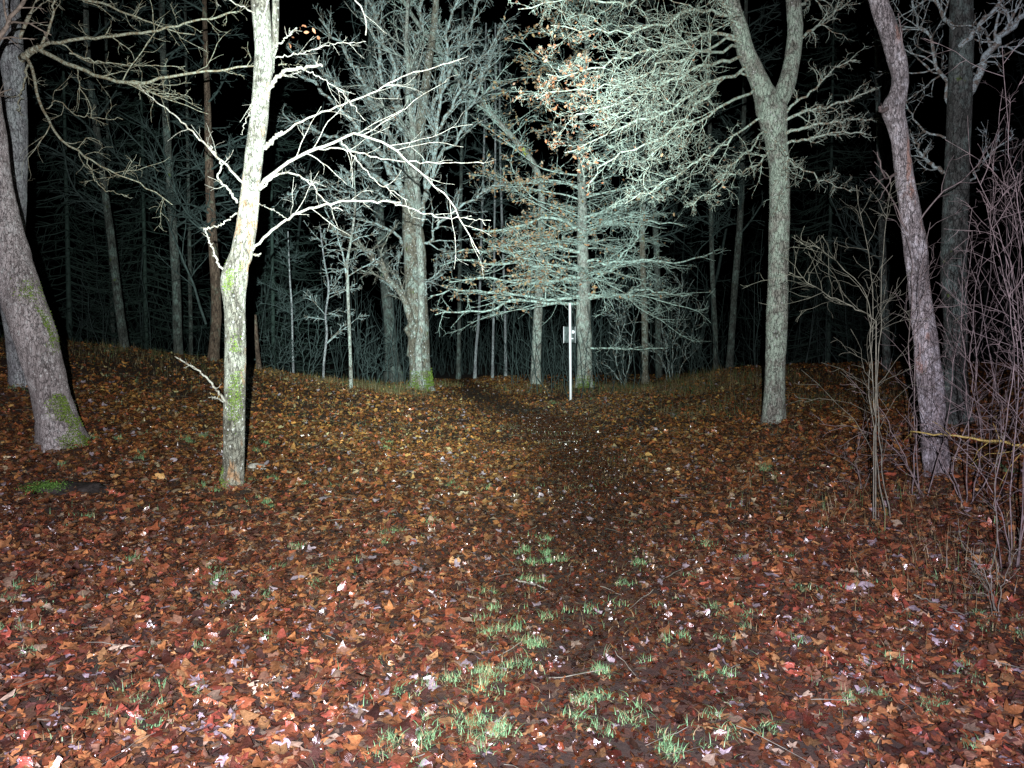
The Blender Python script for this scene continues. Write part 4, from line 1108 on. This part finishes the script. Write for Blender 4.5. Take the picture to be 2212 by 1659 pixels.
# thicket right of the beech
for i, (px, py, lab, st) in enumerate([
    (1350, 838, 'fan of bare twiggy stems right beside the foot of the beech', [[(1350, 838), (1348, 780), (1335, 700), (1310, 620)], [(1352, 838), (1360, 760), (1375, 680), (1400, 600)], [(1348, 838), (1330, 760), (1350, 690), (1340, 640)], [(1350, 838), (1320, 800), (1290, 780), (1285, 800)]]),
    (1450, 832, 'bare bush of thin stems between the pale trunk and the right bank', [[(1450, 832), (1455, 740), (1470, 660), (1475, 580)], [(1448, 832), (1440, 750), (1425, 660), (1430, 600)], [(1455, 832), (1480, 770), (1500, 700), (1520, 640)], [(1445, 832), (1430, 780), (1400, 740)]]),
    (1500, 825, 'thin dim bush at the left end of the right bank', [[(1500, 825), (1500, 740), (1490, 650)], [(1502, 825), (1515, 740), (1530, 680)], [(1498, 825), (1480, 760), (1465, 700)]]),
    (665, 826, 'dim thicket of thin stems left of the white sapling', [[(665, 826), (668, 740), (660, 650)], [(660, 826), (650, 740), (640, 690)], [(670, 826), (685, 750), (690, 640)]]),
    (800, 836, 'dark undergrowth bush left of the foot of the big spreading tree', [[(800, 836), (790, 760), (795, 700)], [(805, 836), (815, 770), (830, 720)], [(795, 836), (775, 780), (770, 730)], [(810, 836), (830, 790), (850, 760)]]),
    (600, 812, 'faint low bush between the broken stump and the hairline trunk', [[(600, 812), (605, 740), (615, 690)], [(597, 812), (585, 760), (580, 720)], [(604, 812), (620, 770), (640, 740)]])]):
    shrub('bare_shrub', lab, px, py, [(s, RNG.uniform(-.8, .8)) for s in st], d=[22.6, 22.6, 22.4, 19.4, 20.3, 18.6][i], mat=M_lime_br if i in (0, 1) else M_far, seed=120 + i, tw=14, w=4, rmin=.008, tlen=(.2, .5), l2=4)

# yellow branch reaching in from the right
Q, Rr = limb([(2310, 985), (2260, 972), (2212, 962), (2150, 952), (2080, 944), (2020, 937), (1972, 934), (1968, 945)], 5.6, 6.6, 6.5, 2.6, 24, .008)
ybase = Q[0].copy()
gY = [tubes(Q[None], Rr[None], 9, .1)]
more, _ = grow(Q[None], Rr[None], [dict(n=9, t0=.2, l=(.12, .4), ang=(30, 70), wig=.2, M=6, ratio=.4, rmin=.0022)])
Q2, R2 = limb([(2310, 985), (2330, 1100), (2350, 1250), (2360, 1330)], 5.6, 5.4, 9, 16, 12)
Q2[-1, 2] = H(Q2[-1, 0], Q2[-1, 1]) - .05
yb = np.array([Q2[-1, 0], Q2[-1, 1], H(Q2[-1, 0], Q2[-1, 1])])
ty = thing('yellow_sapling', 'single thin yellow branch lying level across the twigs at the right edge', 'sapling', yb)
mesh_obj('stem', [tubes(Q2[None], R2[None], 9, .1)], M_yellow, ty, yb)
mesh_obj('branch', gY + more, M_yellow, ty, yb)

# ================================================================== WHITE POST WITH A SMALL SIGN BOX
def box(c, s, bev=0.0):
    c = np.array(c, float); s = np.array(s, float) / 2
    V = np.array([[x, y, z] for x in (-1, 1) for y in (-1, 1) for z in (-1, 1)]) * s + c
    Fb = np.array([[0, 1, 3, 2], [4, 6, 7, 5], [0, 4, 5, 1], [2, 3, 7, 6], [0, 2, 6, 4], [1, 5, 7, 3]])
    return V, Fb
DP = 19.9
pb = at(1233, 866, DP); pb[2] = H(pb[0], pb[1])
tp = thing('sign_post', 'slim white metal post with a small clear sign box, standing beside the path', 'sign post', pb)
top = at(1231, 656, DP)
mw, tt, bb = new_mat('white_painted_metal')
nz = noise(tt, mapping(tt, (1, 1, 1)), 14, 4, .6)
tt.links.new(ramp(tt, nz.outputs[0], [(.3, (.72, .72, .74)), (.7, (.86, .86, .88))]).outputs[0], bb.inputs['Base Color'])
bb.inputs['Roughness'].default_value = .35
mg, tt, bb = new_mat('clear_plastic')
nz = noise(tt, mapping(tt, (1, 1, .4)), 9, 4, .7)
tt.links.new(ramp(tt, nz.outputs[0], [(.38, (.03, .04, .038)), (.66, (.26, .32, .31))]).outputs[0], bb.inputs['Base Color'])
bb.inputs['Roughness'].default_value = .12
bb.inputs['Transmission Weight'].default_value = .3
ax = np.linspace(0, 1, 12)[:, None]
Pp = (pb - np.array([0, 0, .2])) * (1 - ax) + top * ax
mesh_obj('post', [tubes(Pp[None], np.full((1, 12), .033), 18)], mw, tp, pb)
mesh_obj('cap', [tubes(np.array([top, top + [0, 0, .012], top + [0, 0, .02]])[None], np.array([[.035, .035, .001]]), 18)], mw, tp, pb)
c = at(1230.5, 723, DP)
sx = 25 / F * DP; sz = 36 / F * DP
mesh_obj('sign_panel', [box(c + [0, .075, 0], (sx * .94, .03, sz * .96))], mg, tp, pb, smooth=False)
mesh_obj('panel_frame', [box(c + [-sx / 2, .075, 0], (.018, .06, sz)), box(c + [sx / 2, .075, 0], (.008, .06, sz * .98))], mw, tp, pb, smooth=False)
cc_ = at(1237, 717, DP)
mesh_obj('clamp', [box(cc_ + [.01, .0, 0], (.06, .085, .09)), tubes(np.array([cc_ + [.03, 0, 0], cc_ + [.06, 0, 0]])[None], np.array([[.02, .02]]), 10)], mw, tp, pb, smooth=False)
mesh_obj('clamp', [box(cc_ + [-.02, .0, -.17], (.08, .08, .03))], mw, tp, pb, smooth=False)

# ================================================================== SMALL THINGS ON THE GROUND
def rock(name, label, px, py, size, mat, seed, cat, moss=False):
    p = gpt(px, py); p[2] = H(p[0], p[1])
    n, m = 20, 14
    th, ph = np.meshgrid(np.linspace(0, math.pi, m), np.arange(n) / n * 2 * math.pi, indexing='ij')
    D = np.stack([np.sin(th) * np.cos(ph), np.sin(th) * np.sin(ph), np.cos(th)], -1)
    r = 1 + .28 * vnoise(D * 1.6 + seed, seed) + .1 * vnoise(D * 5, seed + 1)
    V = (D * r[..., None] * np.array(size)).reshape(-1, 3) + p
    idx = np.arange(n * m).reshape(m, n)
    a = idx[:-1]; b_ = idx[1:]
    Fq = np.stack([a, b_, np.roll(b_, -1, 1), np.roll(a, -1, 1)], -1).reshape(-1, 4)
    o = mesh_obj(name, [(V, Fq)], mat, None, p)
    tag(o, label, cat)
    return o, p, V
M_stone = plain('grey_stone', (.36, .34, .30), .4, 25)
M_rot = plain('dark_rotten_wood', (.035, .03, .028), .6, 22, rough=.55)
rock('stone', 'rounded pale grey stone lying just right of the foot of the bright tree', 556, 1012, (.11, .08, .07), M_stone, 3, 'stone')
p = gpt(165, 1070); p[2] = H(p[0], p[1])
ts = thing('rotten_stump', 'dark rotten stump with green moss, on the leaves below the leaning tree', 'stump', p)
n, m = 26, 10
th, ph = np.meshgrid(np.linspace(0, 1.45, m), np.arange(n) / n * 2 * math.pi, indexing='ij')
D = np.stack([np.sin(th) * np.cos(ph), np.sin(th) * np.sin(ph), np.cos(th)], -1)
r = 1 + .35 * vnoise(D * 1.9 + 3, 8) + .18 * vnoise(D * 6, 9)
V = (D * r[..., None] * np.array((.30, .24, .085))).reshape(-1, 3) + p
idx = np.arange(n * m).reshape(m, n)
mesh_obj('wood', [(V, np.stack([idx[:-1], idx[1:], np.roll(idx[1:], -1, 1), np.roll(idx[:-1], -1, 1)], -1).reshape(-1, 4))], M_rot, ts, p)
rr = np.random.default_rng(4)
Cm = p + np.array([-.22, -.1, .07]) + rr.normal(size=(1500, 3)) * np.array([.09, .07, .02])
gg, c3 = leaves(OVAL, Cm, rr.uniform(.008, .02, 1500), 1, np.array([.08, .17, .03]) * rr.uniform(.5, 1.5, (1500, 1)), .6, rr, face=1)
mesh_obj('moss', [gg], M_moss, ts, p, smooth=False, colors=c3)

def stick(label, pts, w, mat, seed, n=4, lift=.03):
    g3 = [gpt(x, y) for x, y in pts]
    for q in g3: q[2] = H(q[0], q[1]) + lift
    Q = catmull(np.array(g3), 14); Q += np.random.default_rng(seed).normal(size=Q.shape) * .004
    R_ = np.linspace(1, .4, 14) * w
    more, _ = grow(Q[None], R_[None], [dict(n=n, t0=.2, l=(.2, .5), ang=(30, 60), wig=.2, flat=.2, M=5, ratio=.7, rmin=.002, rng=np.random.default_rng(seed))]) if n else ([], None)
    o = mesh_obj('fallen_twig', [tubes(Q[None], R_[None], 7, .15)] + more, mat, None, Q[0])
    tag(o, label, 'twig')
stick('pale forked twig lying on the path beside the upper green tufts', [(1112, 1256), (1135, 1262), (1160, 1272), (1185, 1282)], .006, M_birch_br, 3, 3)
stick('straw coloured arching twig on the leaves at lower right', [(1975, 1310), (2010, 1322), (2050, 1345), (2090, 1352)], .005, M_shrub2, 4, 4, .06)
stick('pale thin twig on the leaves at the bottom, left of the middle', [(745, 1545), (780, 1560), (830, 1572)], .005, M_birch_br, 5, 2)
stick('dark thin stick half buried among leaves at the left of the bottom third', [(737, 1340), (760, 1348), (800, 1352)], .007, M_rot, 6, 0)

rt = np.random.default_rng(55)
K = 420
dd_ = np.sqrt(rt.uniform(2.3 ** 2, 14 ** 2, K)); xx_ = dd_ * rt.uniform(-.8, .8, K)
yaw = rt.uniform(0, 6.283, K); LL = rt.uniform(.06, .34, K)
tt_ = np.linspace(-.5, .5, 6)
Pt = np.stack([xx_[:, None] + np.cos(yaw)[:, None] * LL[:, None] * tt_, dd_[:, None] + np.sin(yaw)[:, None] * LL[:, None] * tt_, np.zeros((K, 6))], -1)
Pt += rt.normal(size=Pt.shape) * .006
Pt[..., 2] = H(Pt[..., 0], Pt[..., 1]) + rt.uniform(.02, .06, (K, 1)) + rt.normal(size=(K, 1)) * .08 * tt_[None] * .6
Rt = np.repeat(rt.uniform(.0012, .0034, (K, 1)), 6, 1) * np.linspace(1, .6, 6)
tag(mesh_obj('twig_litter', [tubes(Pt, Rt, 5)], M_shrub2), 'small broken twigs scattered all over the fallen leaves', 'twigs', kind='stuff')

# ================================================================== DISTANT WOODS (one mass)
rf = np.random.default_rng(99)
far_geo = []
TP, TR, LBp, LBr = [], [], [], []
for k in range(85):
    d = rf.uniform(31, 66); x = rf.uniform(-.95, .95) * d
    if nearest_on(PATH, np.array([x]), np.array([d]))[0] < 1.6: continue
    z = float(H(x, d)); h = rf.uniform(10, 17); lean = rf.normal(size=2) * 1.1; bow = rf.normal(size=2) * .5
    pts = np.array([[x + lean[0] * s + bow[0] * math.sin(3.1 * s) + rf.normal() * .07, d + lean[1] * s + bow[1] * math.sin(3.1 * s), z - .2 + h * s] for s in np.linspace(0, 1, 9)])
    r0 = rf.uniform(.03, .11)
    TP.append(pts); TR.append(np.linspace(r0, r0 * .25, 9))
    for j in range(26):
        s = rf.uniform(.12, .95); b0 = pts[0] * (1 - s) + pts[-1] * s
        az = rf.uniform(0, 6.283); el = rf.uniform(-.1, .8); L = rf.uniform(1.5, 3.5) * (1 - .4 * s)
        dn = np.array([math.cos(az) * math.cos(el), math.sin(az) * math.cos(el), math.sin(el)])
        q = [b0]
        for _ in range(4):
            q.append(q[-1] + dn * L / 4); dn = nrm(dn + rf.normal(size=3) * .2)
        LBp.append(q); LBr.append(np.linspace(.03, .012, 5))
far_geo.append(tubes(np.array(TP), np.array(TR), 9, .1))
LBp = np.array(LBp); LBr = np.array(LBr)
far_geo.append(tubes(LBp, LBr, 4))
Q, RR = spawn(LBp, LBr, 9, l=(.25, .6), wig=.22, M=5, ratio=.6, rmin=.009, rng=rf)
far_geo.append(tubes(Q, RR, 3))
# thin undergrowth stems
US, UR = [], []
for k in range(1000):
    d = rf.uniform(20, 44); x = rf.uniform(-.8, .8) * d if k % 4 else rf.uniform(-.2, .15) * d
    if d < 33 and nearest_on(PATH, np.array([x]), np.array([d]))[0] < 1.3: continue
    z = float(H(x, d)); h = rf.uniform(.8, 3.8); l = rf.normal(size=2) * .35
    US.append([[x + l[0] * s, d + l[1] * s, z + h * s] for s in np.linspace(-.05, 1, 6)] + rf.normal(size=(6, 3)) * .04); UR.append(np.linspace(.013, .006, 6))
US = np.array(US); UR = np.array(UR)
far_geo.append(tubes(US, UR, 4))
Q, RR = spawn(US, UR, 6, l=(.2, .5), wig=.2, M=4, ratio=.7, rmin=.006, rng=rf)
far_geo.append(tubes(Q, RR, 3))
tag(mesh_obj('distant_woods', far_geo, M_far), 'dense dim mass of bare trees and undergrowth deep in the wood', 'woods', kind='stuff')

# spruces on the far left, drooping boughs
def spruce(label, x, d, h, seed):
    z = float(H(x, d)); base = np.array([x, d, z])
    t = thing('spruce_tree', label, 'tree', base, 'dark spruces in the wood')
    r = np.random.default_rng(seed)
    s = np.linspace(-.02, 1, 14)[:, None]
    P = base + s * np.array([0, 0, h]); R = np.linspace(.08, .015, 14)
    mesh_obj('trunk', [tubes(P[None], R[None], 10, .1)], M_needle, t, base)
    bp, br = [], []
    for zz in np.arange(.5, h * .95, .24):
        for j in range(4):
            az = r.uniform(0, 6.283); L = (1 - zz / h) * 2.8 * r.uniform(.6, 1.1) + .3
            q = [[x + math.cos(az) * L * u, d + math.sin(az) * L * u, z + zz + L * (-.28 * u + .20 * u * u * u)] for u in np.linspace(0, 1, 8)]
            bp.append(np.array(q) + r.normal(size=(8, 3)) * .02); br.append(np.linspace(.02, .006, 8))
    bp, br = np.array(bp), np.array(br)
    Q, RR = spawn(bp, br, 14, l=(.12, .34), ang=(35, 70), wig=.1, up=-.25, M=4, ratio=.7, rmin=.006, rng=r)
    mesh_obj('boughs', [tubes(bp, br, 4), tubes(Q, RR, 3)], M_needle, t, base)
spruce('dark spruce with sagging boughs in the gap left of the bank trunks', at(150, 700, 22)[0], 22, 12, 1)
spruce('dark spruce with sagging boughs between the first two bank trunks', at(315, 700, 24)[0], 24, 12, 2)
spruce('nearly black spruce between the bright pale tree and the thin trunks behind it', at(590, 700, 27)[0], 27, 13, 3)
spruce('nearly black spruce in the dark gap right of the forked tree', at(1790, 700, 24)[0], 24, 13, 4)
